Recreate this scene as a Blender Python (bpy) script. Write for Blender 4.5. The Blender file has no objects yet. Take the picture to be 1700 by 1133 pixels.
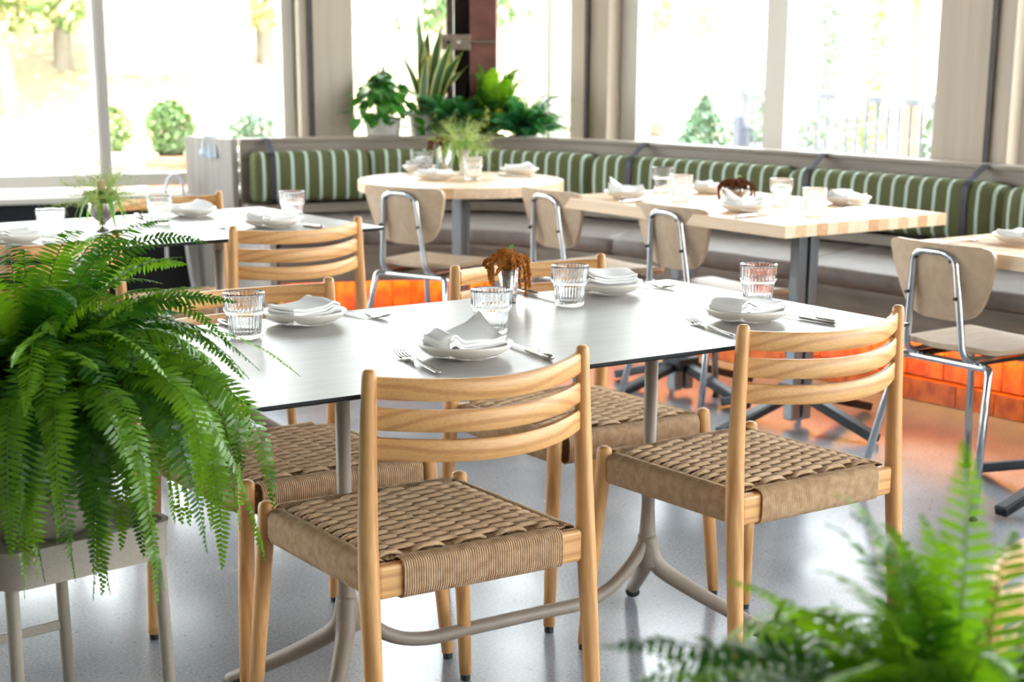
import bpy, math, random
import numpy as np
from mathutils import Vector, Matrix
random.seed(7)
rng = np.random.default_rng(11)
PI = math.pi
scene = bpy.context.scene
COL = scene.collection

# ------------------------------------------------------------------ camera, light, exposure
cam_d = bpy.data.cameras.new('camera')
cam = bpy.data.objects.new('camera', cam_d); COL.objects.link(cam)
cam.location = (-1.157, -2.349, 1.301)
YAW, PITCH, ROLL = -0.607, -0.260, 0.004
fw = Vector((-math.sin(YAW)*math.cos(PITCH), math.cos(YAW)*math.cos(PITCH), math.sin(PITCH)))
rt = Vector((math.cos(YAW), math.sin(YAW), 0)); up = rt.cross(fw)
r2 = math.cos(ROLL)*rt + math.sin(ROLL)*up; u2 = -math.sin(ROLL)*rt + math.cos(ROLL)*up
cam.rotation_euler = Matrix((r2, u2, -fw)).transposed().to_euler()
cam_d.sensor_width = 36.0; cam_d.lens = 2849.6/1700*36.0
cam_d.shift_y = 245.1/1700
cam_d.clip_start = 0.05; cam_d.clip_end = 200
cam_d.dof.use_dof = True; cam_d.dof.focus_distance = 3.15; cam_d.dof.aperture_fstop = 6.0
scene.camera = cam
scene.view_settings.view_transform = 'Standard'
scene.view_settings.look = 'None'
scene.view_settings.gamma = 1.0
scene.view_settings.use_curve_mapping = False
scene.view_settings.exposure = 0.24
world = bpy.data.worlds.new('sky'); scene.world = world
world.use_nodes = True
wn = world.node_tree.nodes; wn.clear()
wo = wn.new('ShaderNodeOutputWorld'); wb = wn.new('ShaderNodeBackground')
wb.inputs['Color'].default_value = (0.91, 0.955, 1.0, 1); wb.inputs['Strength'].default_value = 12.0
world.node_tree.links.new(wb.outputs[0], wo.inputs[0])
sun_d = bpy.data.lights.new('sun', 'SUN'); sun_d.energy = 15.0; sun_d.angle = .02; sun_d.color = (1.0, .95, .86)
sun = bpy.data.objects.new('sun', sun_d); COL.objects.link(sun)
sun.rotation_euler = Vector((.30, .42, -.86)).to_track_quat('-Z', 'Y').to_euler()      # high sun from behind the building
scene.cycles.max_bounces = 10; scene.cycles.diffuse_bounces = 5; scene.cycles.glossy_bounces = 5
scene.cycles.transmission_bounces = 10; scene.cycles.transparent_max_bounces = 16
scene.cycles.sample_clamp_indirect = 8.0
scene.cycles.use_denoising = True

# ------------------------------------------------------------------ materials
def S(c): return tuple(((x/255)/12.92 if x/255 <= .04045 else ((x/255+.055)/1.055)**2.4) for x in c) + (1,)
def mat(name, color, rough=.5, metal=0.0, spec=.5):
    m = bpy.data.materials.new(name); m.use_nodes = True
    b = m.node_tree.nodes['Principled BSDF']
    b.inputs['Base Color'].default_value = color; b.inputs['Roughness'].default_value = rough
    b.inputs['Metallic'].default_value = metal; b.inputs['Specular IOR Level'].default_value = spec
    return m
def N(m, t, **kw):
    n = m.node_tree.nodes.new(t)
    for k, v in kw.items():
        if hasattr(n, k): setattr(n, k, v)
        else: n.inputs[k.replace('_', ' ')].default_value = v
    return n
def L(m, a, b): m.node_tree.links.new(a, b)
def bsdf(m): return m.node_tree.nodes['Principled BSDF']
def coords(m, scale, kind='Object', rnd=0):
    tc = N(m, 'ShaderNodeTexCoord'); mp = N(m, 'ShaderNodeMapping'); mp.inputs['Scale'].default_value = scale
    if rnd:
        oi = N(m, 'ShaderNodeObjectInfo'); ml = N(m, 'ShaderNodeMath', operation='MULTIPLY'); ml.inputs[1].default_value = rnd
        L(m, oi.outputs['Random'], ml.inputs[0]); L(m, ml.outputs[0], mp.inputs['Location'])
    L(m, tc.outputs[kind], mp.inputs['Vector']); return mp.outputs[0]
def ramp(m, fac, stops):
    r = N(m, 'ShaderNodeValToRGB'); e = r.color_ramp.elements
    while len(e) < len(stops): e.new(.5)
    for q, (p, c) in zip(e, stops): q.position = p; q.color = c
    L(m, fac, r.inputs['Fac']); return r.outputs['Color']
def bump(m, h, strength, dist=.002):
    b = N(m, 'ShaderNodeBump'); b.inputs['Strength'].default_value = strength; b.inputs['Distance'].default_value = dist
    L(m, h, b.inputs['Height']); L(m, b.outputs[0], bsdf(m).inputs['Normal'])
def noisy(name, c1, c2, scale=(8, 8, 8), detail=4, rough=.5, bmp=0, metal=0, rnd=0, lo=.35, hi=.65, spec=.5):
    m = mat(name, c1, rough, metal, spec); v = coords(m, scale, rnd=rnd)
    n = N(m, 'ShaderNodeTexNoise'); n.inputs['Scale'].default_value = 1; n.inputs['Detail'].default_value = detail
    L(m, v, n.inputs['Vector']); L(m, ramp(m, n.outputs['Fac'], [(lo, c1), (hi, c2)]), bsdf(m).inputs['Base Color'])
    if bmp: bump(m, n.outputs['Fac'], bmp)
    return m
def wood(name, c1, c2, c3, axis, rough=.45, f=1.0, rnd=40):
    sc = [26*f, 26*f, 26*f]; sc[axis] = 1.6*f
    m = mat(name, c1, rough); v = coords(m, sc, rnd=rnd)
    n = N(m, 'ShaderNodeTexNoise'); n.inputs['Scale'].default_value = .8; n.inputs['Detail'].default_value = 3
    L(m, v, n.inputs['Vector'])
    w = N(m, 'ShaderNodeTexWave', wave_type='RINGS', rings_direction='XYZ'[axis])
    w.inputs['Scale'].default_value = .55; w.inputs['Distortion'].default_value = 5.0; w.inputs['Detail'].default_value = 2.0
    w.inputs['Detail Scale'].default_value = .6
    L(m, v, w.inputs['Vector'])
    mx = N(m, 'ShaderNodeMix', data_type='RGBA', blend_type='MIX')
    L(m, ramp(m, n.outputs['Fac'], [(.3, c1), (.7, c2)]), mx.inputs[6]); mx.inputs[7].default_value = c3
    r = N(m, 'ShaderNodeMapRange'); r.inputs[1].default_value = .55; r.inputs[2].default_value = 1.0; r.inputs[3].default_value = 0; r.inputs[4].default_value = .55
    L(m, w.outputs['Fac'], r.inputs[0]); L(m, r.outputs[0], mx.inputs[0])
    # fine pores along the grain
    sc2 = [420*f]*3; sc2[axis] = 12*f
    v2 = coords(m, sc2, rnd=rnd); n2 = N(m, 'ShaderNodeTexNoise'); n2.inputs['Scale'].default_value = 1; L(m, v2, n2.inputs['Vector'])
    m2 = N(m, 'ShaderNodeMix', data_type='RGBA', blend_type='MULTIPLY'); L(m, mx.outputs[2], m2.inputs[6])
    L(m, ramp(m, n2.outputs['Fac'], [(.35, (.8, .78, .74, 1)), (.55, (1, 1, 1, 1))]), m2.inputs[7]); m2.inputs[0].default_value = .6
    L(m, m2.outputs[2], bsdf(m).inputs['Base Color'])
    return m
ASH = [S((222, 172, 112)), S((212, 158, 98)), S((172, 112, 58))]
M = {}
M['ash_x'] = wood('ash wood along x', *ASH, 0); M['ash_z'] = wood('ash wood along z', *ASH, 2)
M['cord'] = noisy('paper cord', S((208, 176, 140)), S((184, 150, 114)), (60, 60, 60), 3, .85, rnd=9)
m = M['cord']; v = coords(m, (1, 1, 1))
wv = N(m, 'ShaderNodeTexWave', wave_type='BANDS', bands_direction='DIAGONAL'); wv.inputs['Scale'].default_value = 120
wv.inputs['Distortion'].default_value = 1.5
L(m, v, wv.inputs['Vector']); bump(m, wv.outputs['Fac'], .3, .001)
M['rubber'] = mat('black rubber', (.012, .012, .014, 1), .6)
M['taupe'] = noisy('taupe powder coated metal', S((146, 132, 118)), S((138, 124, 110)), (300, 300, 300), 2, .5, .05)
M['beige_metal'] = noisy('beige powder coated metal', S((156, 146, 132)), S((148, 138, 124)), (300, 300, 300), 2, .5, .05)
M['laminate'] = noisy('warm grey laminate', S((176, 171, 166)), S((166, 161, 156)), (6, 40, 40), 5, .32, .0)
M['edge'] = mat('black laminate edge', (.008, .009, .011, 1), .65, 0, .25)
M['chrome'] = mat('chrome', (.62, .64, .66, 1), .12, 1.0)
M['silver'] = noisy('hammered silver', S((205, 200, 196)), S((170, 160, 154)), (70, 70, 70), 2, .22, .3, 1.0)
M['steel'] = mat('stainless steel', (.70, .68, .66, 1), .18, 1.0)
M['shell'] = noisy('beige moulded shell', S((202, 178, 150)), S((190, 164, 136)), (12, 40, 40), 4, .38)
M['screw'] = mat('dark screw', (.03, .03, .03, 1), .4, .8)
M['china'] = mat('white china', S((232, 226, 214)), .18)
M['linen'] = noisy('white linen', S((240, 238, 236)), S((230, 228, 226)), (500, 500, 500), 2, .85, .2)
M['butcher'] = [mat('beech stave pale', S((236, 206, 172)), .4), mat('beech stave mid', S((222, 182, 140)), .4), mat('beech stave warm', S((208, 160, 116)), .4)]
for q, mm in enumerate(M['butcher']):
    vv = coords(mm, (60, 2, 60) if True else 1, rnd=20); nn = N(mm, 'ShaderNodeTexNoise'); nn.inputs['Scale'].default_value = 1
    L(mm, vv, nn.inputs['Vector']); c = bsdf(mm).inputs['Base Color'].default_value[:]
    L(mm, ramp(mm, nn.outputs['Fac'], [(.35, c), (.65, tuple(x*.86 for x in c[:3]) + (1,))]), bsdf(mm).inputs['Base Color'])
M['black_iron'] = mat('dark iron', (.035, .037, .042, 1), .35, .7)
M['grey_iron'] = mat('grey steel post', (.20, .21, .22, 1), .35, .8)
# ribbed glass
m = mat('clear glass', (1, 1, 1, 1), 0.0); M['glass'] = m
bsdf(m).inputs['Transmission Weight'].default_value = 1.0; bsdf(m).inputs['IOR'].default_value = 1.45
# window panes: clear with a faint reflection
m = bpy.data.materials.new('window glass'); m.use_nodes = True; m.node_tree.nodes.clear(); M['pane'] = m
o = N(m, 'ShaderNodeOutputMaterial'); t = N(m, 'ShaderNodeBsdfTransparent'); g = N(m, 'ShaderNodeBsdfGlossy'); x = N(m, 'ShaderNodeMixShader')
t.inputs[0].default_value = (.95, .97, .96, 1); g.inputs['Roughness'].default_value = .02; x.inputs[0].default_value = .05
L(m, t.outputs[0], x.inputs[1]); L(m, g.outputs[0], x.inputs[2]); L(m, x.outputs[0], o.inputs[0])
# polished concrete
m = mat('polished concrete', S((150, 148, 146)), .2); M['floor'] = m
v = coords(m, (1, 1, 1))
n1 = N(m, 'ShaderNodeTexNoise'); n1.inputs['Scale'].default_value = 2.2; n1.inputs['Detail'].default_value = 6; L(m, v, n1.inputs['Vector'])
n2 = N(m, 'ShaderNodeTexNoise'); n2.inputs['Scale'].default_value = 140; n2.inputs['Detail'].default_value = 3; L(m, v, n2.inputs['Vector'])
vo = N(m, 'ShaderNodeTexVoronoi'); vo.inputs['Scale'].default_value = 22; L(m, v, vo.inputs['Vector'])
a = N(m, 'ShaderNodeMix', data_type='RGBA', blend_type='MULTIPLY'); a.inputs[0].default_value = .8
L(m, ramp(m, n1.outputs['Fac'], [(.3, S((136, 141, 150))), (.7, S((162, 167, 176)))]), a.inputs[6])
L(m, ramp(m, n2.outputs['Fac'], [(.3, (.62, .62, .62, 1)), (.6, (1.05, 1.05, 1.05, 1))]), a.inputs[7])
b2 = N(m, 'ShaderNodeMix', data_type='RGBA', blend_type='MULTIPLY'); b2.inputs[0].default_value = .8
L(m, a.outputs[2], b2.inputs[6]); L(m, ramp(m, vo.outputs['Distance'], [(.05, (.35, .33, .3, 1)), (.11, (1, 1, 1, 1))]), b2.inputs[7])
L(m, b2.outputs[2], bsdf(m).inputs['Base Color'])
L(m, ramp(m, n1.outputs['Fac'], [(.3, (.17, .17, .17, 1)), (.7, (.28, .28, .28, 1))]), bsdf(m).inputs['Roughness'])
M['wall'] = noisy('warm grey plaster', S((186, 180, 172)), S((176, 170, 162)), (6, 6, 6), 3, .8)
M['ceiling'] = mat('grey painted ceiling', S((120, 118, 116)), .8)
M['dark_wall'] = noisy('charcoal panel', S((26, 27, 34)), S((20, 21, 28)), (60, 60, 60), 3, .7)
M['frame'] = mat('greige window frame', S((206, 200, 190)), .5)
M['wood_panel'] = noisy('greige wood panel', S((182, 168, 150)), S((174, 160, 142)), (30, 30, 1.5), 4, .5)
M['wood_grey'] = noisy('grey washed oak', S((144, 131, 118)), S((124, 112, 100)), (3, 3, 40), 5, .5)
M['wood_grey_z'] = noisy('grey washed oak upright', S((160, 152, 144)), S((142, 134, 126)), (40, 40, 2), 5, .5)
M['cushion_grey'] = noisy('grey upholstery', S((128, 118, 112)), S((114, 104, 99)), (14, 14, 14), 5, .55, .1)
M['tile'] = noisy('copper glazed tile', S((222, 122, 52)), S((176, 78, 30)), (22, 22, 16), 5, .35, .25, 0, 30)
M['rust'] = noisy('oxide red steel', S((122, 74, 62)), S((98, 56, 48)), (12, 12, 12), 5, .6, .1)
M['brown_steel'] = noisy('brown steel', S((70, 56, 50)), S((54, 42, 38)), (12, 12, 12), 5, .55, .1)
M['bracket'] = noisy('bare steel bracket', S((150, 136, 122)), S((126, 112, 100)), (30, 30, 30), 4, .45, .1, .5)
M['strap'] = mat('dark leather strap', S((48, 46, 58)), .55)
M['cloth_blue'] = mat('striped cloth', S((200, 212, 222)), .9)
m = M['cloth_blue']; v = coords(m, (1, 1, 1), 'UV'); wv = N(m, 'ShaderNodeTexWave', wave_type='BANDS', bands_direction='X'); wv.inputs['Scale'].default_value = 12
L(m, v, wv.inputs['Vector']); L(m, ramp(m, wv.outputs['Fac'], [(.6, S((206, 216, 224))), (.85, S((120, 146, 176)))]), bsdf(m).inputs['Base Color'])
M['cable'] = mat('white plastic cable', S((226, 226, 228)), .4)
# striped upholstery: stripes run up the cushion, spaced along its length (UV.x in metres)
m = mat('green striped upholstery', S((90, 104, 66)), .85); M['stripe'] = m
tc = N(m, 'ShaderNodeTexCoord'); sx = N(m, 'ShaderNodeSeparateXYZ'); L(m, tc.outputs['UV'], sx.inputs[0])
d = N(m, 'ShaderNodeMath', operation='DIVIDE'); d.inputs[1].default_value = .0655; L(m, sx.outputs[0], d.inputs[0])
f_ = N(m, 'ShaderNodeMath', operation='FRACT'); L(m, d.outputs[0], f_.inputs[0])
lt = N(m, 'ShaderNodeMath', operation='LESS_THAN'); lt.inputs[1].default_value = .23; L(m, f_.outputs[0], lt.inputs[0])
v = coords(m, (260, 260, 260)); n1 = N(m, 'ShaderNodeTexNoise'); n1.inputs['Scale'].default_value = 1; L(m, v, n1.inputs['Vector'])
mx = N(m, 'ShaderNodeMix', data_type='RGBA'); L(m, lt.outputs[0], mx.inputs[0])
L(m, ramp(m, n1.outputs['Fac'], [(.3, S((94, 98, 58))), (.7, S((76, 80, 46)))]), mx.inputs[6]); mx.inputs[7].default_value = S((184, 198, 184))
L(m, mx.outputs[2], bsdf(m).inputs['Base Color']); bump(m, n1.outputs['Fac'], .2)
def leaf(name, c1, c2, trans=.4, rough=.35, scale=30):
    m = bpy.data.materials.new(name); m.use_nodes = True
    b = bsdf(m); b.inputs['Roughness'].default_value = rough
    oi = N(m, 'ShaderNodeObjectInfo'); v = coords(m, (scale,)*3)
    n = N(m, 'ShaderNodeTexNoise'); n.inputs['Scale'].default_value = 1; L(m, v, n.inputs['Vector'])
    ad = N(m, 'ShaderNodeMath', operation='ADD'); L(m, oi.outputs['Random'], ad.inputs[0]); L(m, n.outputs['Fac'], ad.inputs[1])
    hf = N(m, 'ShaderNodeMath', operation='MULTIPLY'); hf.inputs[1].default_value = .5; L(m, ad.outputs[0], hf.inputs[0])
    c = ramp(m, hf.outputs[0], [(.25, c1), (.75, c2)]); L(m, c, b.inputs['Base Color'])
    tr = N(m, 'ShaderNodeBsdfTranslucent'); mg = N(m, 'ShaderNodeMix', data_type='RGBA', blend_type='MULTIPLY'); mg.inputs[0].default_value = 1
    L(m, c, mg.inputs[6]); mg.inputs[7].default_value = (1.6, 1.5, .5, 1); L(m, mg.outputs[2], tr.inputs['Color'])
    x = N(m, 'ShaderNodeMixShader'); x.inputs[0].default_value = trans
    out = m.node_tree.nodes['Material Output']
    L(m, b.outputs[0], x.inputs[1]); L(m, tr.outputs[0], x.inputs[2]); L(m, x.outputs[0], out.inputs[0])
    return m
M['fern'] = leaf('fern leaf', S((36, 88, 26)), S((118, 164, 38)), .42)
M['fern_blue'] = leaf('blue green fern leaf', S((42, 104, 70)), S((72, 140, 80)), .35)
M['pothos'] = leaf('pothos leaf', S((36, 96, 34)), S((74, 140, 46)), .3)
M['grass'] = leaf('fine pale grass', S((150, 170, 96)), S((196, 206, 140)), .4)
M['blade'] = leaf('grass blade', S((82, 140, 52)), S((132, 178, 74)), .4)
M['amaranth'] = noisy('rust amaranth', S((206, 132, 44)), S((140, 78, 26)), (220, 220, 220), 3, .9, .6)
M['amaranth_dark'] = noisy('brown amaranth', S((132, 74, 34)), S((88, 40, 24)), (220, 220, 220), 3, .9, .6)
M['snake'] = mat('snake plant green', S((46, 86, 50)), .4)
m = M['snake']; tc = N(m, 'ShaderNodeTexCoord'); sx = N(m, 'ShaderNodeSeparateXYZ'); L(m, tc.outputs['UV'], sx.inputs[0])
L(m, ramp(m, sx.outputs[0], [(.0, S((206, 200, 110))), (.13, S((196, 196, 100))), (.2, S((58, 96, 52))), (.8, S((46, 84, 48))), (.87, S((196, 196, 100)))]), bsdf(m).inputs['Base Color'])
M['yellow'] = mat('yellow flower', S((236, 214, 40)), .6)
M['soil'] = mat('potting soil', S((52, 40, 32)), .9)
M['pot_white'] = noisy('pale stone pot', S((206, 200, 192)), S((192, 186, 178)), (20, 20, 20), 3, .6)
M['terracotta'] = noisy('terracotta', S((196, 112, 84)), S((176, 96, 70)), (8, 8, 8), 3, .8)
M['pot_grey'] = noisy('grey planter', S((128, 132, 140)), S((116, 120, 128)), (8, 8, 8), 3, .7)
M['paving'] = noisy('pale paving', S((196, 190, 180)), S((180, 174, 164)), (1.5, 1.5, 1.5), 4, .85)
M['hill'] = noisy('dry leafy slope', S((176, 156, 132)), S((160, 146, 116)), (.6, .6, .6), 5, .9)
M['bark'] = noisy('pale bark', S((150, 140, 128)), S((120, 110, 98)), (4, 4, 1), 4, .9)
M['bush'] = leaf('garden leaf', S((74, 100, 56)), S((112, 134, 70)), .2, .6, 3)
M['bush_dark'] = leaf('conifer leaf', S((66, 94, 74)), S((92, 118, 88)), .15, .6, 3)
M['autumn'] = leaf('yellow autumn leaf', S((116, 122, 84)), S((148, 144, 98)), .2, .6, 3)
M['rail'] = mat('dark railing paint', S((70, 74, 88)), .5)
M['orange_wood'] = mat('orange timber', S((190, 140, 96)), .6)
m = bpy.data.materials.new('amber strip light'); m.use_nodes = True; M['led'] = m
bsdf(m).inputs['Emission Color'].default_value = (1, .52, .10, 1); bsdf(m).inputs['Emission Strength'].default_value = 36.0
bsdf(m).inputs['Base Color'].default_value = (1, .5, .2, 1)

# ------------------------------------------------------------------ geometry helpers
class MB:
    def __init__(s): s.v = []; s.f = []; s.mi = []; s.uv = None
    def add(s, vs, fs, mi=0):
        b = len(s.v); s.v += [tuple(map(float, q)) for q in vs]
        s.f += [tuple(i+b for i in q) for q in fs]; s.mi += [mi]*len(fs); return s
    def box(s, c, d, rot=0, mi=0):
        x, y, z = d[0]/2, d[1]/2, d[2]/2; cs, sn = math.cos(rot), math.sin(rot)
        vs = [(c[0]+i*x*cs-j*y*sn, c[1]+i*x*sn+j*y*cs, c[2]+k*z) for k in (-1, 1) for i, j in ((-1, -1), (1, -1), (1, 1), (-1, 1))]
        return s.add(vs, [(3, 2, 1, 0), (4, 5, 6, 7), (0, 1, 5, 4), (1, 2, 6, 5), (2, 3, 7, 6), (3, 0, 4, 7)], mi)
    def bar(s, a, b, w, h, mi=0):      # box between two points, width across and height up
        a, b = Vector(a), Vector(b); t = (b-a).normalized()
        n = t.cross(Vector((0, 0, 1)));  n = Vector((1, 0, 0)) if n.length < 1e-4 else n.normalized()
        u = n.cross(t)
        vs = [p + n*i*w/2 + u*j*h/2 for p in (a, b) for i, j in ((-1, -1), (1, -1), (1, 1), (-1, 1))]
        return s.add(vs, [(3, 2, 1, 0), (4, 5, 6, 7), (0, 1, 5, 4), (1, 2, 6, 5), (2, 3, 7, 6), (3, 0, 4, 7)], mi)
    def tube(s, pts, r, n=10, flat=1.0, cap=True, closed=False, mi=0, up=(0, 0, 1)):
        P = [Vector(p) for p in pts]; k = len(P); R = r if hasattr(r, '__len__') else [r]*k
        T = []
        for i in range(k):
            a = P[(i-1) % k] if closed else P[max(i-1, 0)]; b = P[(i+1) % k] if closed else P[min(i+1, k-1)]
            T.append((b-a).normalized())
        u = Vector(up)
        if abs(T[0].dot(u)) > .95: u = Vector((1, 0, 0))
        nrm = (u - T[0]*u.dot(T[0])).normalized(); vs = []
        for i in range(k):
            nrm = (nrm - T[i]*nrm.dot(T[i])).normalized(); bi = T[i].cross(nrm)
            for j in range(n):
                q = 2*PI*j/n; vs.append(P[i] + nrm*(R[i]*flat*math.cos(q)) + bi*(R[i]*math.sin(q)))
        fs = []
        for i in range(k if closed else k-1):
            i2 = (i+1) % k
            for j in range(n):
                j2 = (j+1) % n; fs.append((i*n+j, i*n+j2, i2*n+j2, i2*n+j))
        if cap and not closed: fs += [tuple(range(n-1, -1, -1)), tuple((k-1)*n+j for j in range(n))]
        return s.add(vs, fs, mi)
    def lathe(s, prof, n=24, c=(0, 0, 0), rib=0, ribs=36, closed=True, mi=0):
        vs = []; k = len(prof)
        for p in prof:
            rr = p[1] if False else p
            for j in range(n):
                a = 2*PI*j/n; q = rr[0]
                if len(rr) > 2 and rib: q *= 1 + rib*math.cos(ribs*a)
                vs.append((c[0]+q*math.cos(a), c[1]+q*math.sin(a), c[2]+rr[1]))
        fs = [(i*n+j, i*n+(j+1) % n, (i+1)*n+(j+1) % n, (i+1)*n+j) for i in range(k-1) for j in range(n)]
        return s.add(vs, fs, mi)
    def prism(s, poly, z0, z1, mi=0):
        n = len(poly); vs = [(p[0], p[1], z0) for p in poly] + [(p[0], p[1], z1) for p in poly]
        return s.add(vs, [tuple(range(n-1, -1, -1)), tuple(range(n, 2*n))] + [(i, (i+1) % n, n+(i+1) % n, n+i) for i in range(n)], mi)
    def grid(s, rows, mi=0, wrap=False):    # rows: list of equal-length point lists
        k, n = len(rows), len(rows[0]); vs = [p for r in rows for p in r]
        m_ = n if wrap else n-1
        return s.add(vs, [(i*n+j, i*n+(j+1) % n, (i+1)*n+(j+1) % n, (i+1)*n+j) for i in range(k-1) for j in range(m_)], mi)
    def mesh(s, name, mats, smooth=False):
        me = bpy.data.meshes.new(name); me.from_pydata(s.v, [], s.f)
        for q in (mats if isinstance(mats, (list, tuple)) else [mats]): me.materials.append(q)
        if any(s.mi): me.polygons.foreach_set('material_index', s.mi)
        if smooth: me.polygons.foreach_set('use_smooth', [True]*len(s.f))
        if s.uv is not None:
            ul = me.uv_layers.new(name='UVMap'); li = np.zeros(len(me.loops), dtype=np.int32); me.loops.foreach_get('vertex_index', li)
            ul.data.foreach_set('uv', np.asarray(s.uv, dtype=np.float32)[li].ravel())
        me.validate(); me.update(); return me
    def obj(s, name, mats, parent=None, smooth=False, bevel=0, seg=2, sharp=None):
        me = s.mesh(name, mats, smooth); o = bpy.data.objects.new(name, me); COL.objects.link(o)
        if parent: o.parent = parent
        if bevel:
            b = o.modifiers.new('Bevel', 'BEVEL'); b.width = bevel; b.segments = seg; b.limit_method = 'ANGLE'; b.angle_limit = .6
        if sharp:
            me.polygons.foreach_set('use_smooth', [True]*len(me.polygons)); me.set_sharp_from_angle(angle=sharp)
        return o
def tag(o, label, cat, group=None, kind=None):
    if label: o['label'] = label
    if cat: o['category'] = cat
    if group: o['group'] = group
    if kind: o['kind'] = kind
    return o
def thing(name, label, cat, loc=(0, 0, 0), rz=0, group=None):
    o = bpy.data.objects.new(name, None); COL.objects.link(o); o.location = loc; o.rotation_euler = (0, 0, rz)
    o.empty_display_size = .1
    return tag(o, label, cat, group)
def dup(root, loc, rz=0, label=None, group=None):
    def cp(o, par):
        c = o.copy(); COL.objects.link(c)
        if par: c.parent = par
        for ch in [q for q in kids.get(o.name, [])]: cp(ch, c)
        return c
    kids = {}
    st = [root]
    while st:
        o = st.pop(); kids[o.name] = list(o.children); st += kids[o.name]
    r = cp(root, None); r.location = loc; r.rotation_euler = (0, 0, rz)
    if label: r['label'] = label
    if group: r['group'] = group
    return r
def struct(o): o['kind'] = 'structure'; return o
def lerp(a, b, t): return a + (b-a)*t
def catmull(P, per=8):
    P = [np.array(p, float) for p in P]; out = []
    for i in range(len(P)-1):
        p0 = P[max(i-1, 0)]; p1, p2 = P[i], P[i+1]; p3 = P[min(i+2, len(P)-1)]
        for k in range(per):
            t = k/per; out.append(.5*((2*p1)+(-p0+p2)*t+(2*p0-5*p1+4*p2-p3)*t*t+(-p0+3*p1-3*p2+p3)*t**3))
    out.append(P[-1]); return out
def arcpath(pts, rad, n=5):     # round the corners of a polyline
    P = [Vector(p) for p in pts]; out = [P[0]]
    for i in range(1, len(P)-1):
        a = (P[i-1]-P[i]); b = (P[i+1]-P[i]); r = min(rad, a.length*.49, b.length*.49)
        s_, e_ = P[i]+a.normalized()*r, P[i]+b.normalized()*r
        for k in range(n+1):
            t = k/n; out.append(s_*(1-t)**2 + P[i]*2*t*(1-t) + e_*t*t)
    out.append(P[-1]); return out

# ================================================================== ROOM SHELL
FZ = 0.0; CEIL = 3.15
struct(MB().prism([(-6, -7), (5.0, -7), (5.0, 6.2), (-6, 6.2)], -.12, 0).obj('floor', M['floor']))
struct(MB().prism([(-6.4, -7.4), (5.4, -7.4), (5.4, 6.9), (-6.4, 6.9)], CEIL, CEIL+.2).obj('ceiling', M['ceiling']))
A0 = np.array([2.40, 5.55]); dA = np.array([.963, -.269]); nA = np.array([.269, .963])      # window wall behind table, n points outside
R0 = np.array([4.30, 4.40]); dR = np.array([.12, -.993]); nR = np.array([.993, .12])
K = np.array([4.2226, 5.0409])
rA = math.atan2(dA[1], dA[0]); rR = math.atan2(dR[1], dR[0])
def onA(s_, off=0): return A0 + dA*s_ + nA*off
def onR(s_, off=0): return R0 + dR*s_ + nR*off
def wallbox(mb, on, rot, s0, s1, z0, z1, t=.10, off=0):
    c = on((s0+s1)/2, off); mb.box((c[0], c[1], (z0+z1)/2), (s1-s0, t, z1-z0), rot); return mb
SA = float((K-A0) @ dA)
# low wall under the windows, dark inside
struct(wallbox(MB(), onA, rA, -6.6, SA, 0, .515, .16, .02).obj('wall_north', M['dark_wall']))
struct(wallbox(MB(), onA, rA, -6.6, SA, .515, .545, .30, -.06).obj('trim_1', M['frame'], bevel=.006))
struct(wallbox(MB(), onR, rR, -.75, 9.5, 0, .555, .16, .02).obj('wall_east', M['dark_wall']))
struct(wallbox(MB(), onA, rA, -6.6, SA+.2, 2.75, CEIL, .2, .02).obj('trim_2', M['frame']))
struct(wallbox(MB(), onR, rR, -.9, 9.5, 2.75, CEIL, .2, .02).obj('trim_3', M['frame']))
nwin = [0]
def window(on, rot, s0, s1, z0=.575, z1=2.75, fr=.055, left=None, right=None):
    nwin[0] += 1
    l = left or fr; r = right or fr
    w = wallbox(MB(), on, rot, s0, s1, z0, z0+.06, .10); wallbox(w, on, rot, s0, s1, z1-.06, z1, .10)
    wallbox(w, on, rot, s0, s0+l, z0, z1, .10); wallbox(w, on, rot, s1-r, s1, z0, z1, .10)
    o = struct(w.obj('window_%d' % nwin[0], M['frame']))
    p = MB(); a, b = on(s0+l), on(s1-r)
    p.bar((a[0], a[1], (z0+z1)/2), (b[0], b[1], (z0+z1)/2), .008, z1-z0-.12).obj('pane', M['pane'], o)
    return o
for k in range(4): window(onA, rA, -6.2+1.46*k, -6.2+1.46*(k+1)-.02)
window(onA, rA, -.42, .52, left=.045, right=.055)
window(onA, rA, .80, 1.86, left=.02, right=.02)
window(onR, rR, -.63, -.35, left=.02, right=.02)
window(onR, rR, -.10, .88, left=.11, right=.06)
window(onR, rR, .88, 1.80, left=.06, right=.02)
for k in range(4): window(onR, rR, 2.16+1.5*k, 2.16+1.5*(k+1), left=.09)
# wood clad columns between the windows
def column(on, rot, s0, s1, n, slit):
    o = struct(wallbox(MB(), on, rot, s0, s1, 0, CEIL, .24, -.02).obj('trim_%d' % n, M['wood_panel'], bevel=.008))
    wallbox(MB(), on, rot, slit-.012, slit+.012, .7, 2.9, .02, -.145).obj('shadow_gap', M['brown_steel'], o)
    return o
column(onA, rA, .53, .80, 4, .585)
column(onR, rR, -.375, -.105, 5, -.24)
column(onR, rR, 1.80, 2.16, 6, 2.07)
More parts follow.
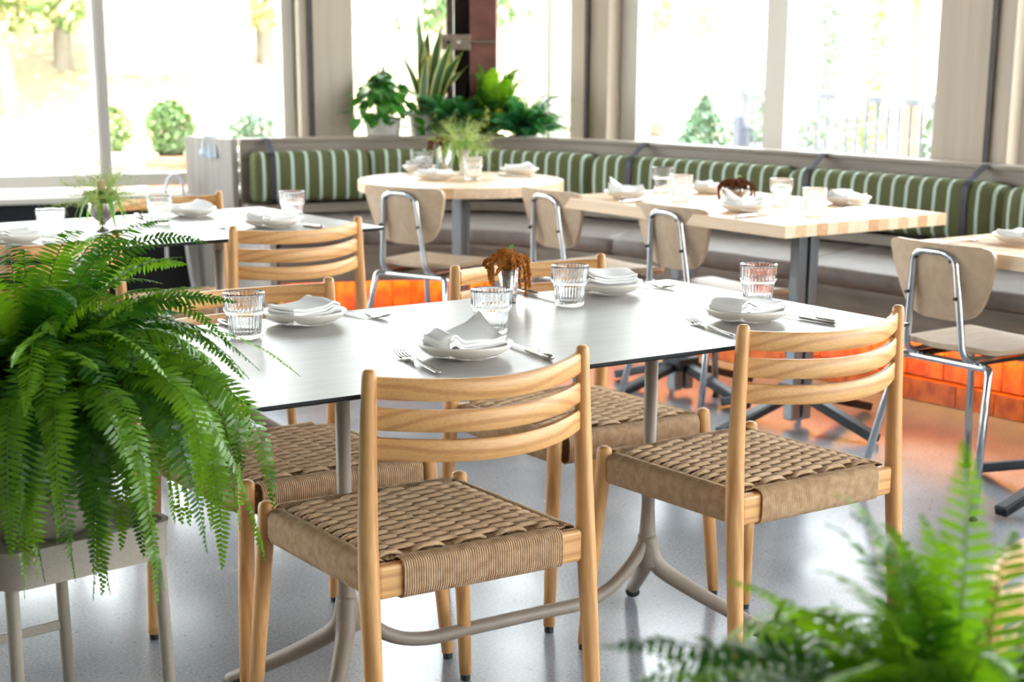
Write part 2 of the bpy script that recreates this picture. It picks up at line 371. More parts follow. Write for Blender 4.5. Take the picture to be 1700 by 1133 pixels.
# the rest of the room, behind and beside the camera: plain walls, with unseen windows placed to let in fill light
def plainwall(name, a, b, wins):
    a, b = np.array(a, float), np.array(b, float); d = (b-a)/np.hypot(*(b-a)); Ln = np.hypot(*(b-a)); rot = math.atan2(d[1], d[0])
    on = lambda s_, off=0: a + d*s_ + np.array([-d[1], d[0]])*off
    w = wallbox(MB(), on, rot, 0, Ln, 0, .75, .16); wallbox(w, on, rot, 0, Ln, 2.7, CEIL, .16)
    e = [0] + [q for ww in wins for q in ww] + [Ln]
    for k in range(0, len(e), 2): wallbox(w, on, rot, e[k], e[k+1], .75, 2.7, .16)
    struct(w.obj(name, M['wall']))
    for p, q in wins: window(on, rot, p, q, .75, 2.7)
plainwall('wall_south', (-5.9, -6.9), (4.9, -6.9), [(5.6, 7.6), (8.2, 10.2)])
plainwall('wall_west', (-5.9, 7.3), (-5.9, -6.9), [(1.0, 3.0)])

# ================================================================== BANQUETTE
F_ = [(3.54, -1.2), (3.52, 0.0), (3.48, 1.3), (3.45, 2.0), (3.41, 2.6), (3.36, 3.1), (3.27, 3.52), (3.12, 3.86), (2.92, 4.07), (2.68, 4.20), (2.40, 4.31), (2.27, 4.355)]
B_ = [(4.26, -1.2), (4.25, 0.0), (4.22, 1.3), (4.17, 2.2), (4.10, 2.85), (4.00, 3.4), (3.87, 3.98), (3.65, 4.50), (3.32, 4.80), (3.00, 4.95), (2.62, 5.045), (2.45, 5.085)]
PER = 10
Fc = np.array(catmull(F_, PER)); Bc = np.array(catmull(B_, PER))
def normals(P):
    t = np.gradient(P, axis=0); t /= np.hypot(t[:, 0], t[:, 1])[:, None]; return np.stack([t[:, 1], -t[:, 0]], 1)   # points outward (away from seats)
nF, nB = normals(Fc), normals(Bc)
sF = np.concatenate([[0], np.cumsum(np.hypot(*np.diff(Fc, axis=0).T))]); sB = np.concatenate([[0], np.cumsum(np.hypot(*np.diff(Bc, axis=0).T))])
def offs(P, n, d): return P + n*d
def strip(mb, inner, outer, z0, z1, i0=0, i1=None, mi=0):      # solid between two plan curves
    i1 = len(inner)-1 if i1 is None else i1
    rows = []
    for i in range(i0, i1+1):
        a, b = inner[i], outer[i]; rows.append([(a[0], a[1], z0), (b[0], b[1], z0), (b[0], b[1], z1), (a[0], a[1], z1)])
    mb.grid(rows, mi, wrap=True); n = len(rows); b0 = len(mb.v)-4*n
    mb.f += [(b0+3, b0+2, b0+1, b0), (b0+4*n-4, b0+4*n-3, b0+4*n-2, b0+4*n-1)]; mb.mi += [mi, mi]; return mb
bq = thing('banquette', 'long curved built-in bench with grey seat and copper tiled base', 'bench', (3.3, 3.2, 0))
INV = Matrix.Translation((-3.3, -3.2, 0))
def bpart(mb, *a, **k):
    mb.v = [(x-3.3, y-3.2, z) for x, y, z in mb.v]; return mb.obj(*a, parent=bq, **k)
bpart(strip(MB(), offs(Fc, nF, .05), offs(Fc, nF, .08), .228, .385), 'front_panel', M['wood_grey'])
bpart(strip(MB(), offs(Fc, nF, .02), offs(Fc, nF, .05), .375, .392), 'seat_board', M['wood_grey'])
bpart(strip(MB(), offs(Fc, nF, .20), offs(Fc, nF, .24), 0, .24), 'plinth', M['brown_steel'])
bpart(strip(MB(), Bc, offs(Bc, nB, .03), .36, .80), 'back_panel', M['wood_grey'])
bpart(strip(MB(), offs(Bc, nB, -.012), offs(Bc, nB, .08), .797, .815), 'ledge', M['wood_grey'], bevel=.004)
bpart(strip(MB(), offs(Bc, nB, -.10), offs(Bc, nB, 0), .47, .515), 'back_rail', M['wood_grey'], bevel=.004)
bpart(strip(MB(), offs(Fc, nF, .09), offs(Fc, nF, .105), .231, .241, 0, len(Fc)-7), 'strip_light', M['led'])
# seat cushions: swept rounded blocks
def cushion(P0, P1, z0, z1, rad=.02, inset=.004):
    mb = MB(); n = len(P0); rows = []; prof = []
    for i in range(n):
        a, b = P0[i], P1[i]; d = (b-a)/np.hypot(*(b-a)); w = np.hypot(*(b-a)); k = inset + (.012 if i in (0, n-1) else 0)
        r = []
        pr = [(0+k, z0+rad), (0+k, z1-rad), (.3*rad+k, z1-.3*rad), (rad+k, z1), (w*.5, z1+.004), (w-rad-k, z1), (w-.3*rad-k, z1-.3*rad), (w-k, z1-rad), (w-k, z0+rad), (w-rad-k, z0), (rad+k, z0)]
        for u, z in pr: r.append((a[0]+d[0]*u, a[1]+d[1]*u, z))
        rows.append(r)
    mb.grid(rows, wrap=True); m_ = len(rows[0]); N_ = len(rows)*m_
    mb.f += [tuple(range(m_-1, -1, -1)), tuple(N_-m_+j for j in range(m_))]; mb.mi += [0, 0]
    return mb
cuts = [0, 18, 36, 56, 76, 92, 110]
Bin = offs(Bc, nB, -.01)
for a, b in zip(cuts[:-1], cuts[1:]):
    bpart(cushion(Fc[a:b+1], Bin[a:b+1], .392, .463), 'seat_cushion', M['cushion_grey'], smooth=True)
# copper tiles on the base, upper course and a projecting kerb course
def tiles(curve, nrm, off, depth, z0, z1, pitch, gap=.004):
    P = offs(curve, nrm, off); s_ = np.concatenate([[0], np.cumsum(np.hypot(*np.diff(P, axis=0).T))]); tot = s_[-1]; k = int(tot/pitch)
    proto = MB().box((0, 0, (z0+z1)/2), (pitch-gap, depth, z1-z0-gap)).mesh('tile', M['tile'])
    for i in range(k):
        q = (i+.5)*pitch
        if q > tot: break
        j = min(np.searchsorted(s_, q), len(P)-1); t = (q-s_[j-1])/(s_[j]-s_[j-1]); p = P[j-1]*(1-t)+P[j]*t; d = P[j]-P[j-1]
        o = bpy.data.objects.new('tile', proto); COL.objects.link(o); o.parent = bq
        w = nrm[j]*random.uniform(-.0025, .0025)
        o.location = (p[0]-3.3+w[0], p[1]-3.2+w[1], 0); o.rotation_euler = (0, 0, math.atan2(d[1], d[0]))
tiles(Fc[10:], nF[10:], .165, .02, .085, .235, .085)
tiles(Fc[10:], nF[10:], .150, .05, .0, .083, .17)
# end panel
eF, eB = np.array([2.255, 4.36]), np.array([2.435, 5.085]); eE = np.array([2.345, 5.40])
ep = MB(); dn = np.array([-(eB-eF)[1], (eB-eF)[0]]); dn = dn/np.hypot(*dn)*.03
ep.prism([eF, eB, eB+dn, eF+dn], 0, .47)
ep.prism([eB+(eF-eB)*.02, eE, eE+dn, eB+(eF-eB)*.02+dn], 0, .815)
bpart(ep, 'end_panel', M['wood_grey_z'], bevel=.003)
# shelf closing the corner behind the ledge
poly = [tuple(q) for q in offs(Bc, nB, .035)[50:110:4]] + [tuple(onA(.1, -.12)), tuple(K-nA*.1-nR*.1), tuple(onR(.9, -.12))]
struct(MB().prism(poly, .675, .703).obj('trim_7', M['wood_grey']))

# backrest cushions, each hung on straps over the ledge
def strap_mb(i):
    p, n = Bc[i], nB[i]; mb = MB()
    pts = [(p+n*.06, .817), (p-n*.016, .817), (p-n*.024, .812), (p-n*.09, .772), (p-n*.118, .758), (p-n*.134, .738), (p-n*.1395, .70), (p-n*.1405, .66), (p-n*.1395, .58), (p-n*.134, .545), (p-n*.115, .516)]
    t = np.array([n[1], -n[0]]); w = .014; rows = []
    for q, z in pts:
        rows.append([(q[0]-t[0]*w, q[1]-t[1]*w, z), (q[0]+t[0]*w, q[1]+t[1]*w, z), (q[0]+t[0]*w+n[0]*.003, q[1]+t[1]*w+n[1]*.003, z-.003), (q[0]-t[0]*w+n[0]*.003, q[1]-t[1]*w+n[1]*.003, z-.003)])
    return mb.grid(rows, wrap=True)
def near(pt): return int(np.argmin(np.hypot(*(Bc-np.array(pt)).T)))
seams = [0, 22, 37, 47, 62, near((3.02, 4.94)), len(Bc)-3]
seams = [2, near((4.235, 1.0)), near((4.19, 1.98)), near((4.07, 3.0)), near((3.83, 4.06)), near((3.02, 4.94)), len(Bc)-4]
names_bc = ['green striped back cushion at the near end of the bench behind the closest beech table', 'green striped back cushion above the bench between two beech tables',
            'green striped back cushion behind the near half of the long beech table', 'green striped back cushion behind the bowl of brown flowers',
            'curved green striped back cushion in the bench corner behind the round table', 'short green striped back cushion beside the bench end panel']
straps = [[near((4.24, .4))], [near((4.2, 1.75))], [near((4.17, 2.15)), near((4.075, 2.93))], [near((3.87, 3.97))], [], [near((2.575, 5.055))]]
straps[3] = [near((3.9, 3.85))]
for (a, b), lab, stp in zip(zip(seams[:-1], seams[1:]), names_bc, straps):
    mb = MB(); rows = []; uv = []; z0, z1 = .522, .757
    for i in range(a, b+1):
        e = 0
        n = nB[i]; p = Bc[i]; k = .02 if i in (a, b) else 0
        pr = [(-.012, z0+.02+k), (-.012, z1-.02-k), (-.03, z1-k), (-.095+k, z1-k), (-.118+k, z1-.012-k), (-.13+k, z1-.035-k), (-.135+k, (z0+z1)/2), (-.13+k, z0+.035+k), (-.115+k, z0+.01+k), (-.03, z0+k)]
        rows.append([(p[0]+n[0]*u, p[1]+n[1]*u, z) for u, z in pr]); uv += [(sB[i]*.965, z) for u, z in pr]
    mb.grid(rows, wrap=True); m_ = len(pr); N_ = len(rows)*m_
    mb.f += [tuple(range(m_-1, -1, -1)), tuple(N_-m_+j for j in range(m_))]; mb.mi += [0, 0]; mb.uv = uv
    c = Bc[(a+b)//2]; t = thing('backrest_cushion', lab, 'cushion', (c[0], c[1], .522), 0, 'striped back cushions along the bench')
    mb.v = [(x-c[0], y-c[1], z-.522) for x, y, z in mb.v]; mb.obj('cushion_body', M['stripe'], t, smooth=True)
    for i in stp:
        s_ = strap_mb(i); s_.v = [(x-c[0], y-c[1], z-.522) for x, y, z in s_.v]; s_.obj('strap', M['strap'], t)

# steel I-section column standing in the window corner
t = thing('steel_column', 'red brown steel I-beam column rising behind the corner plants', 'column', (3.735, 5.03, .703), math.radians(-36)); t.scale = (1.2, 1.2, 1)
MB().box((-.105, 0, 1.21), (.02, .20, 2.42)).obj('flange', M['brown_steel'], t, bevel=.002)
MB().box((.035, -.03, 1.21), (.11, .16, 2.42)).obj('flange', M['rust'], t, bevel=.002)
MB().box((-.03, .03, 1.21), (.12, .02, 2.42)).obj('web', M['brown_steel'], t)
b = MB().box((-.075, -.115, .55), (.12, .012, .075)).obj('bracket', M['bracket'], t, bevel=.003)
for dx in (-.03, .012): MB().tube([(-.075+dx, -.1225, .55), (-.075+dx, -.127, .55)], .008, 8).obj('bolt', M['china'] if dx > 0 else M['screw'], b)
MB().tube([(-.015, -.12, .552), (.085, -.12, .552)], .007, 8).obj('rod', M['bracket'], t)
MB().bar((-.10, -.02, .10), (-.02, -.02, .46), .03, .02).obj('brace', M['brown_steel'], t)

# ================================================================== TABLES
def grey_table(label, loc, rz, Lx=1.480, Wy=.774):
    t = thing('dining_table', label, 'table', loc, rz, 'thin grey laminate tables')
    mb = MB(); z = .726; c = .014; h = .0115; x, y = Lx/2, Wy/2
    mb.add([(-x, -y, z), (x, -y, z), (x, y, z), (-x, y, z)], [(0, 1, 2, 3)], 0)
    e = .006
    mb.add([(-x, -y, z), (x, -y, z), (x, y, z), (-x, y, z), (-x, -y, z-e), (x, -y, z-e), (x, y, z-e), (-x, y, z-e), (-x+c, -y+c, z-h), (x-c, -y+c, z-h), (x-c, y-c, z-h), (-x+c, y-c, z-h)],
           [(4, 5, 1, 0), (5, 6, 2, 1), (6, 7, 3, 2), (7, 4, 0, 3), (8, 9, 5, 4), (9, 10, 6, 5), (10, 11, 7, 6), (11, 8, 4, 7), (11, 10, 9, 8)], 1)
    mb.obj('tabletop', [M['laminate'], M['edge']], t)
    px = .3765
    for sx in (-1, 1):
        MB().tube([(sx*px, 0, .715), (sx*px, 0, .30), (sx*px, 0, .24), (sx*px, 0, .17)], [.0145, .0145, .018, .027], 16).obj('post', M['taupe'], t, smooth=True)
        MB().tube([(sx*px, 0, .714), (sx*px, 0, .645)], .0165, 16).obj('post_sleeve', M['taupe'], t, smooth=True)
        MB().box((sx*px, 0, .710), (.16, .30, .011)).obj('mounting_plate', M['edge'], t, bevel=.003)
        for sy in (-1, 1):
            tip = Vector({(1, -1): (px+.2145, -.196, .016), (-1, 1): (-px-.1425, .244, .016), (-1, -1): (-px-.18, -.22, .016), (1, 1): (px+.15, .24, .016)}[(sx, sy)])
            a = Vector((sx*px, 0, .235)); b = Vector((sx*px, 0, .165)); d = (tip-b); d.z = 0
            pts = catmull([a, b.lerp(tip, .07)+Vector((0, 0, .018)), b.lerp(tip, .3)+Vector((0, 0, .004)), b.lerp(tip, .65), tip], 5)
            n_ = len(pts); lg = MB().tube(pts, [lerp(.021, .0135, i/(n_-1)) for i in range(n_)], 14).obj('foot', M['taupe'], t, smooth=True)
            q = tip - d.normalized()*.05
            MB().tube([q + Vector((0, 0, .012)), tip + d.normalized()*.012 + Vector((0, 0, -.006))], [.0165, .0105], 12, flat=.75).obj('foot_cap', M['rubber'], lg, smooth=True)
    a, b = -px, px
    pts = catmull([(a, 0, .235), (a+.035, 0, .185), (a+.10, 0, .135), (a+.18, 0, .113), (a+.28, 0, .113), (0, 0, .113), (b-.28, 0, .113), (b-.18, 0, .113), (b-.10, 0, .135), (b-.035, 0, .185), (b, 0, .235)], 5)
    MB().tube(pts, .0145, 14).obj('stretcher', M['taupe'], t, smooth=True)
    return t
T1 = grey_table('thin grey table on slim taupe feet holding the silver cup of drooping amaranth', (.769, .446, 0), 0)
T2 = dup(T1, (.763, 2.547, 0), .036, 'thin grey table by the low dark wall, holding the silver goblet of wispy grass')

def stave_rect(label, x0, x1, y0, y1, posts):
    t = thing('beech_table', label, 'table', ((x0+x1)/2, (y0+y1)/2, 0), 0, 'butcher block tables along the bench')
    n = 16; w = (x1-x0)/n; X = (x1-x0)/2; Y = (y1-y0)/2
    pr = [MB().box((0, 0, .7065), (w-.0006, 2*Y, .039)).mesh('stave', q) for q in M['butcher']]
    for i in range(n):
        o = bpy.data.objects.new('stave', pr[[0, 1, 0, 2, 0, 1, 0, 0, 2, 1, 0, 1, 0, 2, 0, 1][i]]); COL.objects.link(o); o.parent = t
        o.location = (-X+(i+.5)*w, 0, 0)
    for py in posts:
        y = py - (y0+y1)/2
        for dx in (-.026, .026):
            MB().box((dx, y, .35), (.038, .045, .66)).obj('post', M['grey_iron'], t, bevel=.004)
        MB().box((0, y, .677), (.30, .30, .02)).obj('top_plate', M['black_iron'], t, bevel=.004)
        MB().box((0, y, .12), (.10, .10, .05)).obj('hub', M['black_iron'], t, bevel=.006)
        for k in range(4):
            an = k*PI/2 + .03; d = Vector((math.cos(an), math.sin(an), 0))
            MB().bar(Vector((0, y, .11))+d*.03, Vector((0, y, .018))+d*.36, .042, .03).obj('foot', M['black_iron'], t, bevel=.005)
    return t
W1 = stave_rect('long beech table by the bench set for four around a bowl of brown flowers', 2.571, 3.30, 1.547, 2.745, [1.83, 2.45])
W2 = stave_rect('beech butcher block table cut by the photo edge, with one plate at its visible end', 2.571, 3.30, -.2, 1.065, [.66, .10])
# round table
t = thing('round_table', 'round beech table by the corner of the bench with tall grass in a vase', 'table', (2.668, 3.529, 0))
n = 10; Rr = .415; w = 2*Rr/n
for i in range(n):
    ya, yb = -Rr+i*w, -Rr+(i+1)*w-.0006; a = math.acos(max(-1, min(1, ya/Rr))); b = math.acos(max(-1, min(1, yb/Rr)))
    pl = [(Rr*math.sin(lerp(a, b, k/6)), Rr*math.cos(lerp(a, b, k/6))) for k in range(7)]
    poly = [(x, y) for x, y in pl] + [(-x, y) for x, y in reversed(pl)]
    MB().prism(poly, .686, .726).obj('stave', M['butcher'][[0, 1, 0, 2, 1, 0, 0, 1, 2, 0][i]], t)
for dx in (-.026, .026): MB().box((dx*.8, dx*.55, .35), (.034, .045, .65), .5).obj('post', M['grey_iron'], t, bevel=.004)
MB().lathe([(.0, .676), (.15, .676), (.15, .686), (.0, .686)], 24).obj('top_plate', M['black_iron'], t)
MB().box((0, 0, .12), (.1, .1, .05)).obj('hub', M['black_iron'], t, bevel=.006)
for k in range(4):
    an = k*PI/2 + .95; d = Vector((math.cos(an), math.sin(an), 0))
    MB().bar(Vector((0, 0, .11))+d*.03, Vector((0, 0, .018))+d*.34, .042, .03).obj('foot', M['grey_iron'], t, bevel=.005)

# ================================================================== WOODEN CHAIRS WITH WOVEN SEATS
def rr_loop(w, h, r, n=3):        # rounded rectangle points
    out = []
    for cx, cy, a0 in ((w/2-r, h/2-r, 0), (-w/2+r, h/2-r, 90), (-w/2+r, -h/2+r, 180), (w/2-r, -h/2+r, 270)):
        for k in range(n): a = math.radians(a0+90*k/(n-1)); out.append((cx+r*math.cos(a), cy+r*math.sin(a)))
    return out
def wrap(axis, a0, a1, c, w, h, r, pitch=.0046):
    mb = MB(); k = int((a1-a0)/pitch); loop = rr_loop(w, h, r)
    for i in range(k):
        s_ = a0+(i+.5)*(a1-a0)/k; pts = []
        j = (i % 7-3)*.00012
        for u, v in loop:
            u *= 1+j; v *= 1+j
            pts.append((s_, c[0]+u, c[1]+v) if axis == 0 else (c[0]+u, s_, c[1]+v))
        mb.tube(pts, pitch*.56, 5, closed=True, up=(1, 0, 0) if axis == 0 else (0, 1, 0))
    return mb
def make_chair(label):
    t = thing('woven_chair', label, 'chair', (0, 0, 0), 0, 'pale wood chairs with woven seats')
    for s in (-1, 1):
        pts = catmull([(s*.229, -.242, .014), (s*.225, -.228, .22), (s*.222, -.212, .43), (s*.218, -.207, .58), (s*.212, -.207, .758)], 6)
        n = len(pts); rad = []
        for p in pts:
            z = p[2]; rad.append(.0135 + .0045*min(1, z/.40) if z < .45 else lerp(.018, .0128, (z-.45)/.31))
        pts += [(s*.212, -.207, .768), (s*.212, -.207, .772)]; rad += [.0115, .0075]
        lg = MB().tube(pts, rad, 16).obj('rear_leg', M['ash_z'], t, smooth=True)
        MB().tube([(s*.229, -.242, 0), (s*.229, -.242, .016)], .0105, 12).obj('rubber_foot', M['rubber'], lg)
        pts = [(s*.239, .229, .014), (s*.2255, .217, .22), (s*.2125, .205, .40), (s*.210, .204, .444), (s*.210, .204, .452), (s*.210, .204, .4565)]
        fl = MB().tube(pts, [.013, .0155, .0165, .0165, .0145, .007], 16).obj('front_leg', M['ash_z'], t, smooth=True)
        MB().tube([(s*.239, .229, 0), (s*.239, .229, .016)], .0105, 12).obj('rubber_foot', M['rubber'], fl)
    for z0, z1 in ((.723, .760), (.671, .708), (.621, .658)):
        mb = MB(); rows = []; K_ = 22; zc = (z0+z1)/2
        for i in range(K_+1):
            u = -1+2*i/K_; x = u*.203; bow = (1-u*u); y = -.207-.075*bow; z = -.007*bow; th = .0075
            dy = .075*2*u/.203; nl = math.hypot(1, dy); nx, ny = -dy/nl, 1/nl
            hh = (z1-z0)/2
            prf = [(-th, -hh+.004), (-th, hh-.004), (-th+.003, hh), (th-.003, hh), (th, hh-.004), (th, -hh+.004), (th-.003, -hh), (-th+.003, -hh)]
            rows.append([(x+nx*a, y+ny*a, zc+z+b) for a, b in prf])
        mb.grid(rows, wrap=True); mb.f += [tuple(range(7, -1, -1)), tuple(K_*8+j for j in range(8))]; mb.mi += [0, 0]
        mb.obj('back_slat', M['ash_x'], t, sharp=.9)
    MB().box((0, -.209, .410), (.42, .026, .060)).obj('rear_rail', M['ash_x'], t, bevel=.008, seg=3)
    wrap(0, -.163, .163, (-.207, .4115), .040, .070, .016).obj('cord_wrap', M['cord'], t, smooth=True)
    wrap(0, -.185, .185, (.203, .4115), .038, .068, .016).obj('cord_wrap', M['cord'], t, smooth=True)
    for s in (-1, 1): wrap(1, -.190, .186, (s*.196, .4095), .040, .066, .017).obj('cord_wrap', M['cord'], t, smooth=True)
    # weave
    mb = MB(); nr = 24; y0, y1 = -.180, .182; per = .085; zt = .4405
    for r in range(nr):
        y = lerp(y0, y1, (r+.5)/nr); pts = []; K_ = 44
        for i in range(K_+1):
            u = i/K_; x = lerp(-.200, .200, u); c = math.cos(2*PI*x/per + PI*(r % 2)); h = math.tanh(1.7*(c+.42))/math.tanh(1.7*1.42)
            e = min(1, min(u, 1-u)/.06); crown = .004*(1-(2*u-1)**4)
            pts.append((x, y, zt + .0058*h*e - (1-e)*.004 + .002*e + crown - .004))
        mb.tube(pts, .0086, 6, flat=.50)
    mb.obj('woven_seat', M['cord'], t, smooth=True)
    mb = MB(); k = 9
    for c_ in range(k):
        xc = (c_-4)*per/2
        for q in (-1.5, -.5, .5, 1.5):
            x = xc+q*.0052; pts = []; K_ = 96
            for i in range(K_+1):
                v = i/K_; y = lerp(-.197, .197, v); rr = (y-y0)/(y1-y0)*nr-.5; c = -math.cos(2*PI*xc/per + PI*rr)
                e = min(1, min(v, 1-v)/.06); h = math.tanh(1.5*(c-.2)); crown = .004*(1-(2*(x+.2)/.4-1)**4)
                pts.append((x, y, zt + .0038*h*e + (1-e)*.004 + crown - .004))
            mb.tube(pts, .0027, 4)
    mb.obj('cord_warp', M['cord'], t, smooth=True)
    MB().box((0, .003, .419), (.375, .375, .012)).obj('seat_underside', M['cord'], t)
    return t
chA = make_chair('pale wood chair with woven seat showing its back, before the peaked napkin')
chA.location = (.429, .231, 0); chA.rotation_euler = (0, 0, -.025)
CH = [((1.229, .237), .0166, 'pale wood chair with woven seat showing its back, at the table end nearest the bench'),
      ((1.232, .818), 3.1236, 'pale wood chair facing the camera behind the drooping amaranth cup'),
      ((.470, .807), 3.150, 'pale wood chair facing the camera across the grey table, partly behind the big fern'),
      ((1.155, 2.305), .0856, 'pale wood chair showing its three slats, at the far grey table beside the tiled bench'),
      ((.432, 2.370), .05, 'pale wood chair at the far grey table mostly hidden by the big fern'),
      ((1.19, 2.885), 3.16, 'pale wood chair against the low dark wall on the far side of the goblet table'),
      ((.415, -1.44), 3.38, 'pale wood chair whose blurred top rail pokes out of the foreground fern')]
for (x, y), r, lab in CH: dup(chA, (x, y, 0), r, lab)

# ================================================================== SHELL CHAIRS WITH CHROME FRAMES
def make_shell(label):
    # local: +x is the front; origin on the floor below the seat centre
    t = thing('shell_chair', label, 'chair', (0, 0, 0), 0, 'beige shell chairs with chrome frames')
    # backrest: trapezoid with rounded corners, curved
    def back_pt(u, v):          # u -1..1 across, v 0..1 up
        v = .5-.5*math.cos(PI*v)
        z = lerp(.530, .745, v); hw = float(np.interp(v, [0, .03, .08, .16, .3, .5, .75, .88, .95, .985, 1], [.055, .088, .112, .132, .150, .167, .182, .186, .182, .170, .150]))
        x = -.205 - .045*(v-.3) + .030*(hw*u/.185)**2
        return (x, u*hw, z)
    mb = MB(); nu, nv = 14, 22
    fr = [[back_pt(-1+2*i/nu, j/nv) for i in range(nu+1)] for j in range(nv+1)]
    bk = [[(p[0]-.013, p[1], p[2]) for p in r] for r in fr]
    mb.grid(fr); mb.grid(list(reversed(bk)))
    edge = lambda G: [G[0][i] for i in range(nu+1)] + [G[j][nu] for j in range(1, nv+1)] + [G[nv][i] for i in range(nu-1, -1, -1)] + [G[j][0] for j in range(nv-1, 0, -1)]
    e1, e2 = edge(fr), edge(bk); mb.grid([e2, e1], wrap=True)
    mb.obj('backrest', M['shell'], t, sharp=.8)
    def seat_pt(u, v):          # v 0 rear .. 1 front
        v = .5-.5*math.cos(PI*v); hw = .19*(.86+.16*v) ; k = abs(2*v-1)
        if k > .7: hw *= math.sqrt(max(.03, 1-((k-.7)/.3)**2*.75))
        x = lerp(-.205, .225, v); dip = -.012*math.exp(-((v-.35)/.25)**2)*(1-u*u) - (.03*((v-.8)/.2)**2 if v > .8 else 0) + (.012*((.2-v)/.2)**2 if v < .2 else 0)
        return (x, u*hw, .452+dip+.004*u*u)
    mb = MB(); fr = [[seat_pt(-1+2*i/nu, j/nv) for i in range(nu+1)] for j in range(nv+1)]
    bk = [[(p[0], p[1]*.985, p[2]-.014) for p in r] for r in fr]
    mb.grid(list(reversed(fr))); mb.grid(bk); e1, e2 = edge(fr), edge(bk); mb.grid([e1, e2], wrap=True)
    mb.obj('seat', M['shell'], t, sharp=.8)
    # back loop: up from under the seat, over behind the backrest and down again
    pts = arcpath([(.06, -.105, .425), (-.215, -.105, .425), (-.238, -.075, .705), (-.244, -.04, .722), (-.244, .04, .722), (-.238, .075, .705), (-.215, .105, .425), (.06, .105, .425)], .045)
    bl = MB().tube(pts, .0105, 12).obj('back_tube', M['chrome'], t, smooth=True)
    for y, z in ((-.088, .60), (.088, .60), (-.064, .70), (.064, .70)):
        MB().tube([(-.240, y, z), (-.249, y, z)], .005, 8).obj('screw', M['screw'], bl)
    # rear legs: one bent tube, front legs: another
    for nm, x, fx, fy, zt in (('rear_leg_tube', -.155, -.255, .215, .405), ('front_leg_tube', .12, .215, .215, .405)):
        pts = arcpath([(fx, -fy, .016), (x-.02*(1 if x < 0 else -1), -.165, zt), (x, -.14, zt), (x, .14, zt), (x-.02*(1 if x < 0 else -1), .165, zt), (fx, fy, .016)], .05)
        lt = MB().tube(pts, .0115, 12).obj(nm, M['chrome'], t, smooth=True)
        for s in (-1, 1): MB().lathe([(.0, .0), (.013, .0), (.014, .006), (.008, .012), (.008, .024), (0, .024)], 12, (fx, s*fy, 0)).obj('glide', M['black_iron'], lt, smooth=True)
    for s in (-1, 1): MB().bar((-.16, s*.10, .413), (.13, s*.10, .413), .02, .012).obj('seat_bracket', M['black_iron'], t)
    return t
sh = make_shell('beige shell chair with chrome legs standing clear against the copper tiles')
sh.location = (2.745, .885, 0)
dup(sh, (2.80, 2.115, 0), .02, 'beige shell chair with chrome legs at the middle of the long beech table')
dup(sh, (2.80, 2.80, 0), .0, 'beige shell chair with chrome legs at the far end of the long beech table')
dup(sh, (2.395, 3.27, 0), .36, 'beige shell chair with chrome legs pulled up to the round table')

# ================================================================== TABLEWARE
def make_glass():
    t = thing('water_glass', '', 'glass')
    o = [(.0, 0), (.026, 0), (.029, .002), (.0305, .006, 1), (.0325, .028, 1), (.0345, .044, 1), (.036, .050, 1), (.0395, .053), (.0402, .056), (.0392, .060, 1), (.0395, .075, 1), (.0402, .084, 1), (.0407, .0875), (.0403, .0885),
         (.0392, .0875), (.0378, .083), (.0372, .06), (.0368, .055), (.0335, .050), (.0315, .030), (.0285, .012), (.026, .009), (0, .009)]
    MB().lathe(o, 192, rib=.022, ribs=32).obj('glass_body', M['glass'], t, smooth=True)
    return t
def make_plate():
    t = thing('plate', '', 'plate')
    r = .0885
    MB().lathe([(0, .003), (.045, .003), (.047, 0), (.050, 0), (.052, .004), (.068, .0085), (.080, .016), (r-.0005, .0235), (r+.001, .0265), (r-.001, .0285), (r-.004, .0285), (.078, .0205), (.066, .0135), (.050, .0105), (0, .010)], 48).obj('plate_body', M['china'], t, smooth=True)
    return t
def make_napkin(kind):
    t = thing('napkin', '', 'napkin')
    mb = MB(); nu, nv = 22, 18
    n_l = 6 if kind != 4 else 5
    for li in range(n_l):
        top = li == n_l-1; th = .0050; z0 = .0130+li*.0056; rows = []; sc = 1-.02*li+(.03 if li % 2 else 0)
        for j in range(nv+1):
            r = []
            for i in range(nu+1):
                u, v = i/nu, j/nv; x = (u-.5)*.120*sc; y = (v-.5)*.090*sc
                rd = math.hypot(x, y); h = max(0, rd-.052)*.35 + (.0012*math.sin(8*u+kind+li*.7)+.0012*math.sin(7*v+2*kind))*(li+1)/n_l
                up_ = (li+1)/n_l
                if kind == 1:
                    h += up_*(.034*max(0, u-.25)**1.3*max(0, v-.15)**1.1*1.7) + (.013*math.exp(-((u-.10-.12*v)/.10)**2) if li > 1 else 0)
                elif kind == 2: h += (.012*math.exp(-((u-.16)/.13)**2)*(1-.3*v) if li > 1 else 0) + up_*.004*math.sin(PI*u)
                elif kind == 3: h += up_*(.010*math.sin(PI*min(1, v*1.1)) + .006*u) + (.006 if li > 2 else 0)
                else: h += up_*(.006*math.exp(-((u-.6)/.3)**2) + .008*math.exp(-((u-.1)/.14)**2))
                e = min(u, 1-u)*nu; f_e = min(v, 1-v)*nv; h -= .0012*(e < 1) + .0012*(f_e < 1)
                r.append((x+.0015*math.sin(6*v+kind+li), y+.0015*math.sin(5*u+kind+li), z0+h))
            rows.append(r)
        lo = [[(p[0], p[1], p[2]-th) for p in r] for r in rows]
        mb.grid(rows); mb.grid(list(reversed(lo)))
        eg = lambda G: [G[0][i] for i in range(nu+1)]+[G[j][nu] for j in range(1, nv+1)]+[G[nv][i] for i in range(nu-1, -1, -1)]+[G[j][0] for j in range(nv-1, 0, -1)]
        mb.grid([eg(lo), eg(rows)], wrap=True)
    mb.obj('folded_cloth', M['linen'], t, sharp=.9)
    return t
